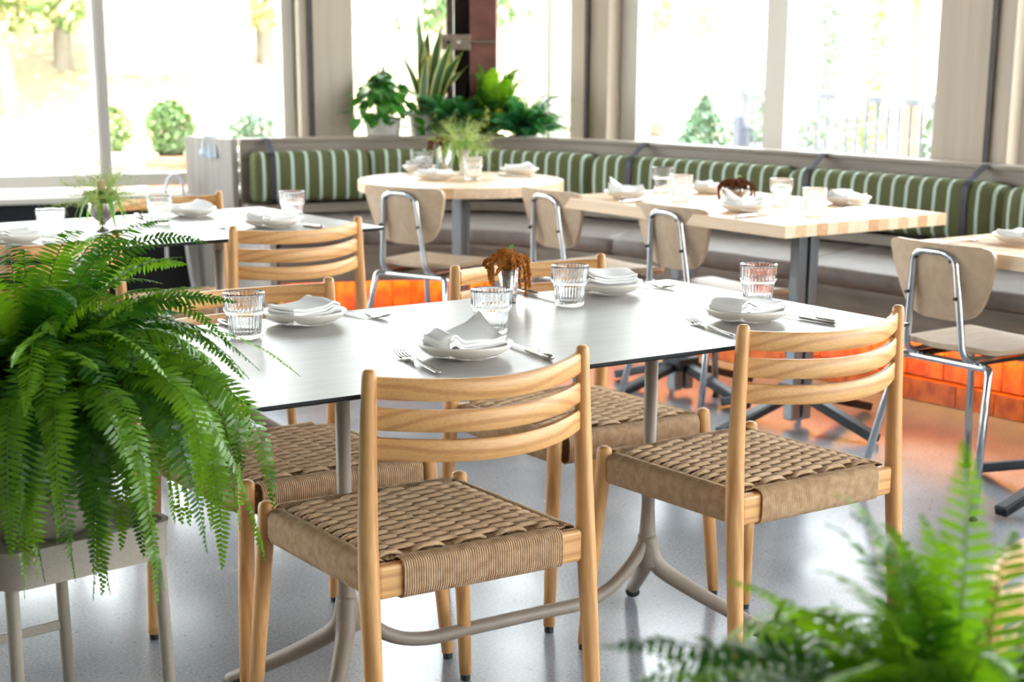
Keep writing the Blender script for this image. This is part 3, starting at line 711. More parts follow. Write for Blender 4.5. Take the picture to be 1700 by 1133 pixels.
def make_fork():
    # local: lies along +x with the tines at +x
    t = thing('fork', '', 'fork'); L_ = .095
    rows = []
    for x, w, z in ((-.095, .0045, .004), (-.088, .0062, .0042), (-.02, .0050, .0052), (.02, .0036, .0085), (.036, .0045, .0075), (.047, .0095, .0045), (.058, .0115, .0032), (.066, .0117, .0032)):
        rows.append([(x, -w, z-.001), (x, w, z-.001), (x, w*.8, z+.0015), (x, -w*.8, z+.0015)])
    mb = MB().grid(rows, wrap=True); k = len(rows); mb.f += [(3, 2, 1, 0), (4*k-4, 4*k-3, 4*k-2, 4*k-1)]; mb.mi += [0, 0]
    mb.obj('handle', M['steel'], t, smooth=True)
    for i in range(4):
        y = -.0098+i*.00653
        MB().tube([(.064, y, .0035), (.078, y, .0035), (.092, y*.98, .006), (.104, y*.96, .0115)], [.0019, .0018, .0016, .0009], 6).obj('tine', M['steel'], t, smooth=True)
    return t
def make_knife():
    t = thing('knife', '', 'knife')
    rows = []
    for x, w, h in ((-.095, .0055, .0045), (-.09, .0068, .0055), (0, .0058, .005)): rows.append([(x, w*math.cos(a), .0055+h*math.sin(a)) for a in np.linspace(0, 2*PI, 10, endpoint=False)])
    mb = MB().grid(rows, wrap=True); mb.f += [tuple(range(9, -1, -1)), tuple(20+j for j in range(10))]; mb.mi += [0, 0]
    mb.obj('handle', M['steel'], t, smooth=True)
    MB().prism([(0, -.0055), (.085, -.0075), (.103, -.0035), (.110, .004), (.09, .0055), (0, .0055)], .0047, .0063).obj('blade', M['steel'], t)
    return t
PG, PP, PF, PK = make_glass(), make_plate(), make_fork(), make_knife()
PN = {k: make_napkin(k) for k in (1, 2, 3, 4)}
first = {}
def put(p, loc, rz, label, group, cat=None):
    if id(p) not in first:
        first[id(p)] = 1; p.location = loc; p.rotation_euler = (0, 0, rz); p['label'] = label; p['group'] = group; return p
    return dup(p, loc, rz, label, group)
Z = .7262
for x, y, lab in ((0.294, 0.649, 'ribbed clear water glass beside the fern tips on the middle grey table'), (0.719, 0.426, 'ribbed clear water glass in front of the amaranth cup'),
                  (1.059, 0.626, 'ribbed clear water glass between the amaranth cup and a plate'), (1.419, 0.420, 'ribbed clear water glass at the narrow end of the middle grey table')):
    put(PG, (x, y, Z), random.random(), lab, 'water glasses on the middle grey table')
for x, y, lab in ((0.553, 2.402, 'ribbed water glass rising behind the top fern frond'), (0.981, 2.631, 'ribbed water glass next to the goblet of grass'), (1.387, 2.538, 'ribbed water glass near the bench side of the far grey table')):
    put(PG, (x, y, Z), random.random(), lab, 'water glasses on the far grey table')
for x, y, lab in ((3.021, 2.686, 'blurred water glass standing tallest at the far end of the long beech table'), (2.848, 2.371, 'blurred water glass in front of another near the far beech plate'),
                  (3.040, 2.065, 'blurred water glass right behind the bowl of brown flowers'), (2.877, 1.736, 'blurred water glass at the near end of the long beech table')):
    put(PG, (x, y, Z), random.random(), lab, 'water glasses on the long beech table')
put(PG, (2.716, 3.885, Z), 0, 'water glass below the drooping brown flowers on the round table', 'water glasses on the round table')
put(PG, (2.702, 3.492, Z), 0, 'water glass in front of the tall grass on the round table', 'water glasses on the round table')
pl = [(0.471, 0.736, .2, 2, PI+.15, 'white plate nearest the fern on the middle grey table', 'white napkin folded in flat layers on the plate nearest the fern', .96),
      (0.540, 0.247, .0, 1, .0, 'white plate in front of the chair showing its back beside the fern', 'white napkin with a peaked corner on the front plate', 1.0),
      (1.241, 0.729, .1, 3, PI-.1, 'white plate before the chair behind the amaranth cup', 'white napkin folded over into a loop on the plate behind the ribbed glass', .93),
      (1.250, 0.268, .3, 2, .05, 'white plate at the narrow end of the middle grey table', 'white napkin with a rolled edge on the end plate of the middle table', 1.0),
      (1.163, 2.798, .1, 2, PI, 'white plate by the low dark wall chair on the far grey table', 'white napkin piled on the plate next to the goblet of grass', .88),
      (1.234, 2.377, .1, 4, .1, 'white plate just over the three slats of the far chair', 'white flat napkin seen just above the far chair slats', 1.0),
      (0.441, 2.390, .1, 4, .1, 'white plate behind the fern at the far grey table', 'white napkin half hidden behind the fern fronds', .9),
      (2.725, 2.531, .1, 1, 1.4, 'white plate at the far end of the long beech table', 'white napkin at the far end of the long beech table', .90),
      (2.762, 1.948, .1, 1, 1.4, 'white plate in front of the bowl of brown flowers', 'white napkin in front of the bowl of brown flowers', .93),
      (3.236, 1.940, .1, 2, 4.6, 'white plate on the bench side of the long beech table near its end', 'white napkin on the bench side of the long beech table near its end', .93),
      (3.124, 2.539, .1, 4, 4.6, 'white plate behind the bowl of brown flowers on the bench side', 'white napkin bundle behind the bowl of brown flowers', .78),
      (2.723, 3.937, .1, 3, .5, 'white plate behind a glass on the round table', 'white napkin under the drooping flowers on the round table', .80),
      (2.591, 3.605, .1, 4, .5, 'white plate close to the shell chair on the round table', 'white napkin close to the shell chair on the round table', 1.0),
      (3.007, 3.605, .1, 2, 2.6, 'white plate alone on the bench side of the round table', 'white napkin in two lobes on the round table', .93),
      (2.825, 0.843, .1, 4, 1.5, 'white plate on the beech table at the photo edge', 'white napkin on the beech table at the photo edge', 1.0)]
for x, y, r, k, nr_, l1, l2, sc in pl:
    g = 'plates on the ' + ('middle grey table' if y < 1 and x < 2 else 'far grey table' if x < 2 else 'round table' if y > 3 else 'beech tables')
    o = put(PP, (x, y, Z), r, l1, g); o.scale = (sc, sc, 1)
    o = put(PN[k], (x, y, Z-.004), nr_, l2, g.replace('plates', 'napkins')); o.scale = (sc*1.08, sc*1.08, 1.0)
def lay(p, hx, hy, tx, ty, label, group, sink=0):      # handle end, tip end
    a = math.atan2(ty-hy, tx-hx); put(p, ((hx+tx)/2, (hy+ty)/2, Z), a, label, group)
G1 = 'cutlery on the middle grey table'; G2 = 'cutlery on the far tables'
lay(PF, 0.588, 0.858, 0.628, 0.704, 'steel fork beside the plate nearest the fern', G1)
lay(PF, 0.404, 0.112, 0.444, 0.327, 'steel fork beside the peaked napkin plate', G1)
lay(PF, 1.346, 0.879, 1.411, 0.699, 'steel fork beside the plate behind the ribbed glass', G1)
lay(PF, 1.085, 0.115, 1.141, 0.327, 'steel fork lying in the open middle of the grey table edge', G1)
lay(PK, 0.648, 0.115, 0.673, 0.327, 'steel knife beside the peaked napkin plate', G1)
lay(PK, 1.089, 0.879, 1.070, 0.674, 'steel knife between the amaranth cup and the ribbed glass', G1)
lay(PK, 1.364, 0.115, 1.349, 0.327, 'steel knife by the end plate of the middle grey table', G1)
lay(PK, 0.326, 0.843, 0.319, 0.629, 'steel knife passing behind the glass by the fern tips', G1)
lay(PF, 1.076, 2.262, 1.097, 2.478, 'dark fork at the edge of the far grey table', G2)
lay(PF, 1.259, 2.929, 1.341, 2.775, 'fork beside the dark wall plate on the far grey table', G2)
lay(PK, 1.336, 2.232, 1.310, 2.437, 'knife beside the far chair slats', G2)
lay(PK, 1.008, 2.888, 0.982, 2.703, 'knife behind the glass next to the goblet of grass', G2)
lay(PF, 3.227, 1.801, 3.022, 1.791, 'fork at the near end of the long beech table', G2)
lay(PK, 2.581, 1.801, 2.796, 1.811, 'knife in front of the plate by the brown flowers', G2)
lay(PK, 2.581, 2.396, 2.796, 2.406, 'knife by the far plate of the long beech table', G2)
lay(PF, 2.940, 3.421, 2.899, 3.605, 'fork on the round table', G2)
lay(PF, 2.591, 0.961, 2.796, 0.966, 'fork on the beech table at the photo edge', G2)
# silver cup with drooping amaranth
def tassel(mb, pts, r0, r1):
    P = catmull(pts, 9); n = len(P); mb.tube(P, [lerp(r0, r1, i/(n-1))*.8 for i in range(n)], 6)
    for i in range(n):
        rr = lerp(r0, r1, i/(n-1))
        for k in range(9):
            d = rng.normal(size=3); d /= np.linalg.norm(d); c = np.array(P[i])+d*rr*1.0+rng.normal(size=3)*rr*.15; q = rr*.40
            mb.add([c+np.array(v)*q for v in ((1, 0, 0), (0, 1, 0), (0, 0, 1), (-1, 0, 0), (0, -1, 0), (0, 0, -1))],
                   [(0, 1, 2), (1, 3, 2), (3, 4, 2), (4, 0, 2), (1, 0, 5), (3, 1, 5), (4, 3, 5), (0, 4, 5)])
def amaranth(name, label, loc, h, r, cup, spread, n, matl, seed, drop=(.03, .09)):
    t = thing(name, label, 'flowers', loc); rs = random.Random(seed)
    if cup == 'cup':
        MB().lathe([(0, 0), (r*.62, 0), (r*.64, .003), (r, h), (r-.0015, h+.001), (r-.003, h), (r*.6, .006), (0, .005)], 28).obj('silver_cup', M['silver'], t, smooth=True)
    else:
        MB().lathe([(0, 0), (r*.5, 0), (r*.55, .004), (r*.5, .01), (r*.95, h*.55), (r, h), (r-.003, h), (r*.9, h*.5), (r*.4, .02), (0, .02)], 28, rib=.0).obj('bowl', M['silver'], t, smooth=True)
    for i in range(n):
        a = 2*PI*i/n + rs.uniform(-.3, .3); R1 = r*rs.uniform(1.2, 1.8)*spread; dz = rs.uniform(*drop)
        if abs((a+2.18+PI) % (2*PI)-PI) < .8: dz *= .3; R1 *= .8
        c, s = math.cos(a), math.sin(a); e = rs.uniform(.004, .015)
        mb = MB(); tassel(mb, [(c*r*.2, s*r*.2, h+.004), (c*r*.75, s*r*.75, h+e), (c*R1*.9, s*R1*.9, h+e*.3), (c*R1+rs.uniform(-.006, .006), s*R1, h-dz*.45), (c*R1*1.02+rs.uniform(-.008, .008), s*R1*.98, h-dz)], .0062*rs.uniform(.8, 1.15), .0034)
        mb.obj('flower_tassel', matl, t)
    for i in range(9):
        a = rs.uniform(0, 6.28); q = rs.uniform(.3, 1.1)*r; mb = MB()
        tassel(mb, [(0, 0, h), (math.cos(a)*q*.4, math.sin(a)*q*.4, h+.018), (math.cos(a)*q, math.sin(a)*q, h+rs.uniform(.008, .022)), (math.cos(a+.8)*q*1.3, math.sin(a+.8)*q*1.3, h+.006)], .0062, .0045)
        mb.obj('flower_tassel', matl, t)
    MB().tube([(0, 0, h+.02), (r*.6, .01, h+.034), (r*1.0, .02, h+.026)], [.002, .004, .001], 6, flat=.3).obj('leaf', M['blade'], t, smooth=True)
    return t
amaranth('amaranth_cup', 'silver cup of drooping rust amaranth on the middle grey table', (0.979, 0.743, Z), .090, .0265, 'cup', 1.12, 15, M['amaranth'], 3, (.01, .085))
amaranth('flower_bowl', 'round silver bowl of brown flowers on the long beech table', (2.979, 2.235, Z), .055, .048, 'bowl', 1.0, 12, M['amaranth_dark'], 5, (.0, .05))
amaranth('amaranth_vase', 'dark brown drooping flowers beside tall grass on the round table', (2.796, 3.851, Z), .125, .030, 'cup', 1.45, 20, M['amaranth_dark'], 8, (.02, .10))
# goblet with wispy grass, and the grass vase on the round table
def grass_vase(name, label, loc, kind, seed):
    t = thing(name, label, 'flowers', loc); rs = random.Random(seed)
    if kind == 'goblet':
        H = .088
        MB().lathe([(0, 0), (.026, 0), (.027, .003), (.010, .009), (.007, .016), (.009, .026), (.022, .035), (.037, .052), (.043, .072), (.0415, .080), (.045, .088), (.042, .088), (.039, .074), (.03, .05), (0, .04)], 36, rib=.02, ribs=24).obj('goblet', M['silver'], t, smooth=True)
        MB().tube([(.0, 0, .07), (.0, 0, .15)], [.012, .012], 12).obj('candle_stub', M['butcher'][1], t, smooth=True)
    else:
        H = .11
        MB().lathe([(0, 0), (.020, 0), (.016, .01), (.013, .03), (.020, .07), (.034, .11), (.032, .11), (.018, .07), (.01, .03), (0, .03)], 28).obj('vase', M['pot_white'], t, smooth=True)
    mb = MB()
    for i in range(110):
        a = rs.uniform(0, 2*PI); l = rs.uniform(.06, .20); el = rs.uniform(.05, 1.1); d = Vector((math.cos(a)*math.cos(el), math.sin(a)*math.cos(el), math.sin(el)))
        p0 = Vector((0, 0, H-.01)); p2 = p0 + d*l + Vector((0, 0, -.25*l*(1-el)));  p1 = p0 + d*l*.5 + Vector((0, 0, .012))
        pts = [p0*(1-q)**2+p1*2*q*(1-q)+p2*q*q for q in (0, .34, .67, 1)]
        mb.tube(pts, [.0009, .0007, .0005, .0003], 3)
        for j in range(16):
            b = pts[1].lerp(p2, rs.uniform(.1, 1)); e = b + Vector((rs.gauss(0, .012), rs.gauss(0, .012), rs.gauss(.003, .010)))
            mb.tube([b, e], [.0004, .0006], 3, cap=False)
    o = mb.obj('wispy_grass', M['grass'], t); o['kind'] = 'stuff'
    for i in range(9):
        a = 2*PI*i/9+rs.uniform(-.3, .3); R1 = rs.uniform(.06, .13); c, s = math.cos(a), math.sin(a); rows = []; n = 9
        for j in range(n+1):
            q = j/n; rr = R1*q; z = H + .045*math.sin(PI*min(1, q*1.1))-.075*q*q; w = .0085*math.sin(PI*min(.97, .12+q*.86))
            rows.append([(c*rr-s*w, s*rr+c*w, z), (c*rr, s*rr, z-.002), (c*rr+s*w, s*rr-c*w, z)])
        MB().grid(rows).obj('grass_blade', M['blade'], t, smooth=True)
    return t
grass_vase('grass_goblet', 'silver goblet holding wispy grass and a cork stub on the far grey table', (0.760, 2.539, Z), 'goblet', 2)
grass_vase('grass_vase', 'pale vase of tall wispy grass on the round table', (2.796, 3.708, Z), 'vase', 4)
# loose leaf on the far table, striped cloth on the bench end, cable on the sill
o = MB().grid([[(0.946-.002, 2.555, Z+.002), (0.946+.002, 2.557, Z+.002)], [(0.957-.006, 2.508, Z+.004), (0.957+.006, 2.512, Z+.004)], [(0.970-.001, 2.462, Z+.002), (0.970+.001, 2.463, Z+.002)]]).obj('fallen_leaf', M['blade'])
tag(o, 'single green leaf fallen on the far grey table', 'leaf')
o = MB(); rows = []; uv = []
dd = (eE-eB)/np.hypot(*(eE-eB)); nn_ = np.array([-dd[1], dd[0]]); c0 = eB+dd*.17
for j, (q, z) in enumerate(((.05, .822), (-.01, .826), (-.022, .818), (-.030, .78), (-.034, .74), (-.036, .725))):
    r = []
    for i in range(13):
        u = i/12; w = (.05+.012*j*.6); off = q - .006*math.sin(u*17+j*.3)*(j > 1)
        p = c0 + dd*(u-.5)*2*w*.8 - nn_*off; r.append((p[0], p[1], z - .008*math.sin(u*5)*(j > 3))); uv.append((u, z))
    rows.append(r)
o.grid(rows); o.uv = uv
o = o.obj('folded_cloth', M['cloth_blue'], smooth=True); sm = o.modifiers.new('Solidify', 'SOLIDIFY'); sm.thickness = .006
tag(o, 'pale blue striped cloth hung over the end of the bench', 'cloth')
pts = catmull([onA(-.15, -.24), onA(-.10, -.24), onA(-.06, -.26), onA(-.05, -.28), onA(-.05, -.28), onA(-.02, -.27), onA(.0, -.26)], 5)
zz = catmull([(0, .60), (1, .70), (2, .745), (3, .70), (4, .45), (5, .2), (6, .012)], 5)
pts = [tuple(onA(-.16, -.225))+(.2,), tuple(onA(-.16, -.23))+(.45,), tuple(onA(-.155, -.235))+(.56,), tuple(onA(-.13, -.23))+(.63,), tuple(onA(-.09, -.23))+(.632,), tuple(onA(-.07, -.24))+(.56,), tuple(onA(-.07, -.24))+(.36,), tuple(onA(-.05, -.25))+(.15,), tuple(onA(-.02, -.26))+(.008,)]
tag(MB().tube(catmull(pts, 6), .009, 8).obj('cable', M['cable'], smooth=True), 'white cable looping over the window sill beside the bench end', 'cable')

# ================================================================== FERNS
def frond_mesh(P0, P1, P2, Lmax=.036, pitch=.0088, up=(0, 0, 1), seed=0, start=.10, wid=.30, curl=.25):
    rs = random.Random(seed); P0, P1, P2 = Vector(P0), Vector(P1), Vector(P2)
    K_ = 40; C = [P0*(1-t)**2+P1*2*t*(1-t)+P2*t*t for t in [i/K_ for i in range(K_+1)]]
    ln = [0]
    for a, b in zip(C[:-1], C[1:]): ln.append(ln[-1]+(b-a).length)
    tot = ln[-1]; mb = MB(); V, F = [], []
    mb.tube([C[i] for i in range(0, K_+1, 4)], [lerp(.0014, .0005, i/10) for i in range(11)], 4)
    U = Vector(up); s_ = tot*start; i = 0; roll = rs.uniform(-.75, .75)
    while s_ < tot*.995:
        q = s_/tot
        while i < K_-1 and ln[i+1] < s_: i += 1
        t = (s_-ln[i])/(ln[i+1]-ln[i]+1e-9); p = C[i].lerp(C[i+1], t); T = (C[i+1]-C[i]).normalized()
        side = T.cross(U)
        if side.length < .05: side = T.cross(Vector((1, 0, 0)))
        side.normalize(); nrm = side.cross(T)
        side = side*math.cos(roll)+nrm*math.sin(roll); nrm = side.cross(T)
        prof = min(1, (q-start+.04)/.16)**.7 * (1 if q < .5 else max(.10, 1-((q-.5)/.5)**1.6*.93))
        for sg in (-1, 1):
            l = Lmax*prof*rs.uniform(.88, 1.08); w = max(.0028, l*wid*.5) ; ff = .26+.15*q
            d = (side*sg*math.cos(ff)+T*math.sin(ff)).normalized(); k = rs.uniform(.1, curl+.15)
            o = p + T*(sg*pitch*.25); e = (T*math.cos(ff)-side*sg*math.sin(ff)); tw = rs.uniform(-.35, .35); e = (e*math.cos(tw)+nrm*math.sin(tw))
            b = len(V)
            for a_, ww in ((0, .55), (.3, 1), (.68, .85)):
                c = o + d*l*a_ - nrm*(l*k*a_*a_); V.append(c-e*w*ww); V.append(c+e*w*ww)
            V.append(o + d*l - nrm*l*k)
            F += [(b, b+1, b+3, b+2), (b+2, b+3, b+5, b+4), (b+4, b+5, b+6)]
        s_ += pitch*(1 if q < .8 else .8)
    mb.add(V, F); return mb
def fern_pot(name, label, loc, stand_label=None): pass
def plant_fern(name, label, base, crown_h, pot, specs, matl, seed, Lmax=.040, pitch=.0090, wid=.22):
    t = thing(name, label, 'plant', base); rs = random.Random(seed)
    pr, ph = pot
    MB().lathe([(0, 0), (pr*.72, 0), (pr*.78, .01), (pr*.95, ph-.02), (pr, ph-.018), (pr, ph), (pr*.93, ph), (pr*.90, ph-.03), (0, ph-.03)], 36).obj('pot', M['beige_metal'] if pr > .09 else M['pot_white'], t, smooth=True)
    MB().lathe([(0, ph-.022), (pr*.91, ph-.024), (pr*.91, ph-.03)], 24).obj('soil', M['soil'], t)
    for k, (a, r, z, p1r, p1z) in enumerate(specs):
        c, s = math.cos(a), math.sin(a); b = Vector((c*pr*.35*rs.random(), s*pr*.35*rs.random(), ph-.02)); j = rs.uniform(-.2, .2)
        frond_mesh(b, (math.cos(a+j)*p1r, math.sin(a+j)*p1r, p1z), (c*r, s*r, z), Lmax*rs.uniform(.85, 1.1), pitch, seed=seed*1000+k, wid=wid).obj('frond', matl, t)
    return t
def cyl(base, P):     # world tip to (angle, radius, height)
    x, y = P[0]-base[0], P[1]-base[1]; return math.atan2(y, x), math.hypot(x, y), P[2]-base[2]
# plant stand
def plant_stand(label, loc, rz, w=.265, d=.335, top=.555):
    t = thing('plant_stand', label, 'stand', loc, rz, 'beige metal plant stands'); x, y = w/2, d/2
    for sx in (-1, 1):
        for sy in (-1, 1):
            MB().tube([(sx*(x+.004), sy*(y+.004), .0), (sx*(x-.006), sy*(y-.006), top-.045), (sx*(x-.008), sy*(y-.008), top-.01)], .0105, 12).obj('leg', M['beige_metal'], t, smooth=True)
    for s in (1,):
        MB().bar((-x, s*y, .30), (x, s*y, .30), .010, .018).obj('stretcher', M['beige_metal'], t, bevel=.003)
    ap = MB(); o = rr_loop(w+.028, d+.028, .035, 5); i = rr_loop(w+.016, d+.016, .03, 5); i2 = rr_loop(w+.034, d+.034, .036, 5)
    ap.grid([[(a, b, top-.055) for a, b in i], [(a, b, top-.055) for a, b in o], [(a, b, top-.01) for a, b in o], [(a, b, top) for a, b in i2], [(a, b, top+.004) for a, b in i2], [(a, b, top+.004) for a, b in i]], wrap=True)
    ap.obj('apron', M['beige_metal'], t, sharp=.7)
    MB().prism(rr_loop(w+.018, d+.018, .03, 5), top-.030, top-.022).obj('tray', M['beige_metal'], t)
    return t
ST1 = plant_stand('beige metal plant stand under the big potted fern', (-.285, .24, 0), .152)
fb = (-.28, .235, .534)
rs = random.Random(5); specs = []
tips = [(-.137, -.013, 1.035), (-.26, .011, 1.025), (-.315, .11, .993), (-.085, .072, .97), (-.082, .009, .931), (.074, .145, .766), (-.006, .078, .765), (.015, .124, .816),
        (.1399, .1296, .752), (-.027, -.09, .604), (-.063, -.126, .533), (-.128, -.117, .529), (-.153, -.124, .562), (-.234, -.128, .496), (-.301, -.082, .514), (-.368, -.097, .606), (-.421, -.06, .583), (-.259, -.172, .646), (-.182, -.165, .658)]
for P in tips:
    a, r, z = cyl(fb, P)
    if z > .3: specs.append((a, r, z, r*.35, z+.0))
    elif z > .2: specs.append((a, r, z, r*.55, z+.20))
    else: specs.append((a, r, z, r*.95, .40))
for k in range(44):      # upright and arching top fronds
    a = rs.uniform(0, 2*PI); r = rs.uniform(.12, .34); z = rs.uniform(.30, .46); specs.append((a, r, z, r*.35, z+.06))
for k in range(64):      # mid fronds
    a = rs.uniform(0, 2*PI); r = rs.uniform(.22, .35); z = rs.uniform(.10, .30); specs.append((a, r, z, r*.55, .44))
for k in range(84):      # hanging fronds
    a = rs.uniform(0, 2*PI); r = rs.uniform(.22, .36); z = rs.uniform(-.06, .16); specs.append((a, r, z, r*1.02, .40))
for k in range(34):      # extra skirt facing the camera and the table
    a = rs.uniform(-2.6, -.1); r = rs.uniform(.24, .34); z = rs.uniform(.02, .18); specs.append((a, r, z, r*1.0, .36))
plant_fern('potted_fern', 'large potted Boston fern spilling over the corner of the middle grey table', fb, 0, (.105, .20), specs, M['fern'], 1)
# foreground fern
ST2 = dup(ST1, (-.15, -1.52, 0), .3, 'beige metal plant stand under the blurred foreground fern')
fb2 = (-.15, -1.52, .534); specs = []
for P in [(-.245, -1.46, .966), (-.206, -1.548, 1.018), (-.417, -1.401, .86), (-.272, -1.381, .88), (-.428, -1.516, .862), (-.158, -1.44, .918), (-.427, -1.456, .852), (-.294, -1.548, .948), (-.25, -1.485, .955), (-.232, -1.44, .935), (-.205, -1.475, .94), (-.30, -1.50, .925), (-.18, -1.49, .945), (-.13, -1.47, .92), (-.308, -1.477, .872), (-.02, -1.45, .90), (-.09, -1.42, .88), (-.20, -1.42, .86), (-.33, -1.42, .83)]:
    a, r, z = cyl(fb2, P); specs.append((a, r, z, r*.35, z-.02+.03*(r > .2)))
for k in range(12): a = rs.uniform(1.2, 4.4); r = rs.uniform(.10, .26); z = rs.uniform(.24, .33); specs.append((a, r, z, r*.35, z+.05))
for k in range(36): a = rs.uniform(0, 2*PI); r = rs.uniform(.20, .34); z = rs.uniform(.05, .20); specs.append((a, r, z, r*.65, .38))
plant_fern('potted_fern', 'blurred bright green fern in the lower corner close to the camera', fb2, 0, (.105, .20), specs, M['fern'], 2, .036, .0098, .25)

# ================================================================== PLANTS ON THE CORNER SHELF
SH = .7035
def pothos(label, loc, seed):
    t = thing('pothos', label, 'plant', loc); rs = random.Random(seed)
    MB().lathe([(0, 0), (.065, 0), (.07, .004), (.09, .185), (.09, .192), (.084, .192), (.081, .18), (0, .175)], 32).obj('pot', M['pot_white'], t, smooth=True)
    MB().lathe([(0, .182), (.082, .182)], 20).obj('soil', M['soil'], t)
    for k in range(120):
        a = rs.uniform(0, 2*PI); r = rs.uniform(.02, .19); z = .36 - (r/.19)**2*.17 + rs.uniform(-.06, .05); z = max(z, .10 + (.0 if r > .12 else .1))
        p = Vector((math.cos(a)*r, math.sin(a)*r, z)); l = rs.uniform(.045, .07); ya = a+rs.uniform(-.6, .6); el = rs.uniform(-1.2, .0)
        T = Vector((math.cos(ya)*math.cos(el), math.sin(ya)*math.cos(el), math.sin(el))); Sd = T.cross(Vector((0, 0, 1))).normalized(); Nn = Sd.cross(T)
        rows = []
        for q, w in ((-.12, .28), (0, .44), (.2, .52), (.45, .46), (.7, .28), (.9, .1), (1, .01)):
            c = p+T*l*q-Nn*l*.12*q*q; rows.append([c-Sd*l*w+Nn*l*.06, c, c+Sd*l*w+Nn*l*.06])
        mb = MB().grid(rows); mb.tube([Vector((math.cos(a)*.02, math.sin(a)*.02, .18)), (Vector((math.cos(a)*r*.5, math.sin(a)*r*.5, z+.05))), p], .0014, 4); mb.obj('leaf', M['pothos'], t, smooth=True)
    return t
def at(P, d): return P
pothos('leafy pothos in a pale pot on the corner shelf next to the wood column', (3.222, 5.078, SH), 3)
t = thing('snake_plant', 'tall snake plant with yellow edged leaves on the corner shelf', 'plant', (3.448, 5.053, SH))
MB().lathe([(0, 0), (.065, 0), (.08, .20), (.08, .208), (.074, .208), (.07, .19), (0, .19)], 28).obj('pot', M['pot_white'], t, smooth=True)
MB().lathe([(0, .194), (.072, .194)], 20).obj('soil', M['soil'], t)
rs = random.Random(9)
for k, (dx, h, lean, w) in enumerate([(-.012, .50, -.02, .018), (.0, .43, .03, .024), (.03, .44, .05, .021), (-.03, .33, -.10, .018), (.045, .36, .10, .024), (.05, .32, .12, .026), (.01, .36, -.01, .024), (-.02, .30, .02, .02), (.03, .38, .09, .02), (.06, .25, .15, .022)]):
    rows = []; uv = []; ra = rs.uniform(-.6, .6); n = 12; dy = rs.uniform(-.03, .03)
    for j in range(n+1):
        q = j/n; z = .19+h*q; ww = w*(.75+.5*math.sin(PI*min(1, q*1.05)))*(1 if q < .72 else max(.02, 1-((q-.72)/.28)**1.5)); an = ra+.7*q+math.radians(-38)
        cx = dx*.82+lean*q*q; cy = -dx*.57+dy-lean*q*q*.6
        rows.append([(cx+math.cos(an)*ww*u-math.sin(an)*.006*(1-abs(u)), cy+math.sin(an)*ww*u+math.cos(an)*.006*(1-abs(u)), z) for u in (-1, -.6, 0, .6, 1)]); uv += [(v, q) for v in (0, .2, .5, .8, 1)]
    mb = MB().grid(rows); mb.uv = uv; mb.obj('leaf', M['snake'], t, smooth=True)
def shelf_fern(name, label, loc, matl, seed, n, lens, zr, Lm=.03, wid=.32):
    rs = random.Random(seed); sp = []
    for k in range(n):
        a = rs.uniform(0, 2*PI); r = rs.uniform(*lens); z = rs.uniform(*zr); sp.append((a, r, z, r*.4, max(z+.04, .2)))
    return plant_fern(name, label, loc, 0, (.075, .11), sp, matl, seed, Lm, .009, wid)
shelf_fern('shelf_fern', 'upright bright green fern in front of the steel column', (3.686, 4.830, SH), M['fern'], 21, 38, (.05, .27), (.12, .46), .050, .3)
shelf_fern('shelf_fern', 'low blue green fern between the snake plant and the steel column', (3.505, 4.905, SH), M['fern_blue'], 22, 90, (.10, .23), (.09, .30), .036, .3)
shelf_fern('shelf_fern', 'wispy dark green fern at the window side end of the corner shelf', (3.777, 4.663, SH), M['fern_blue'], 23, 90, (.10, .27), (.09, .30), .036, .3)
t = thing('yellow_blooms', 'pair of small yellow blooms poking out of the corner ferns', 'flowers', (3.640, 4.735, SH))
for dx, dy, h in ((-.02, .015, .20), (.025, -.018, .205)):
    st = MB().tube([(dx*.3, dy*.3, 0), (dx, dy, h)], .003, 6).obj('stem', M['blade'], t)
    mb = MB()
    for k in range(40):
        d = rng.normal(size=3); d /= np.linalg.norm(d); c = np.array((dx, dy, h+.012))+d*.016; q = .006
        mb.add([c+np.array(v)*q for v in ((1, 0, 0), (0, 1, 0), (0, 0, 1), (-1, 0, 0), (0, -1, 0), (0, 0, -1))], [(0, 1, 2), (1, 3, 2), (3, 4, 2), (4, 0, 2), (1, 0, 5), (3, 1, 5), (4, 3, 5), (0, 4, 5)])
    mb.obj('bloom', M['yellow'], t)

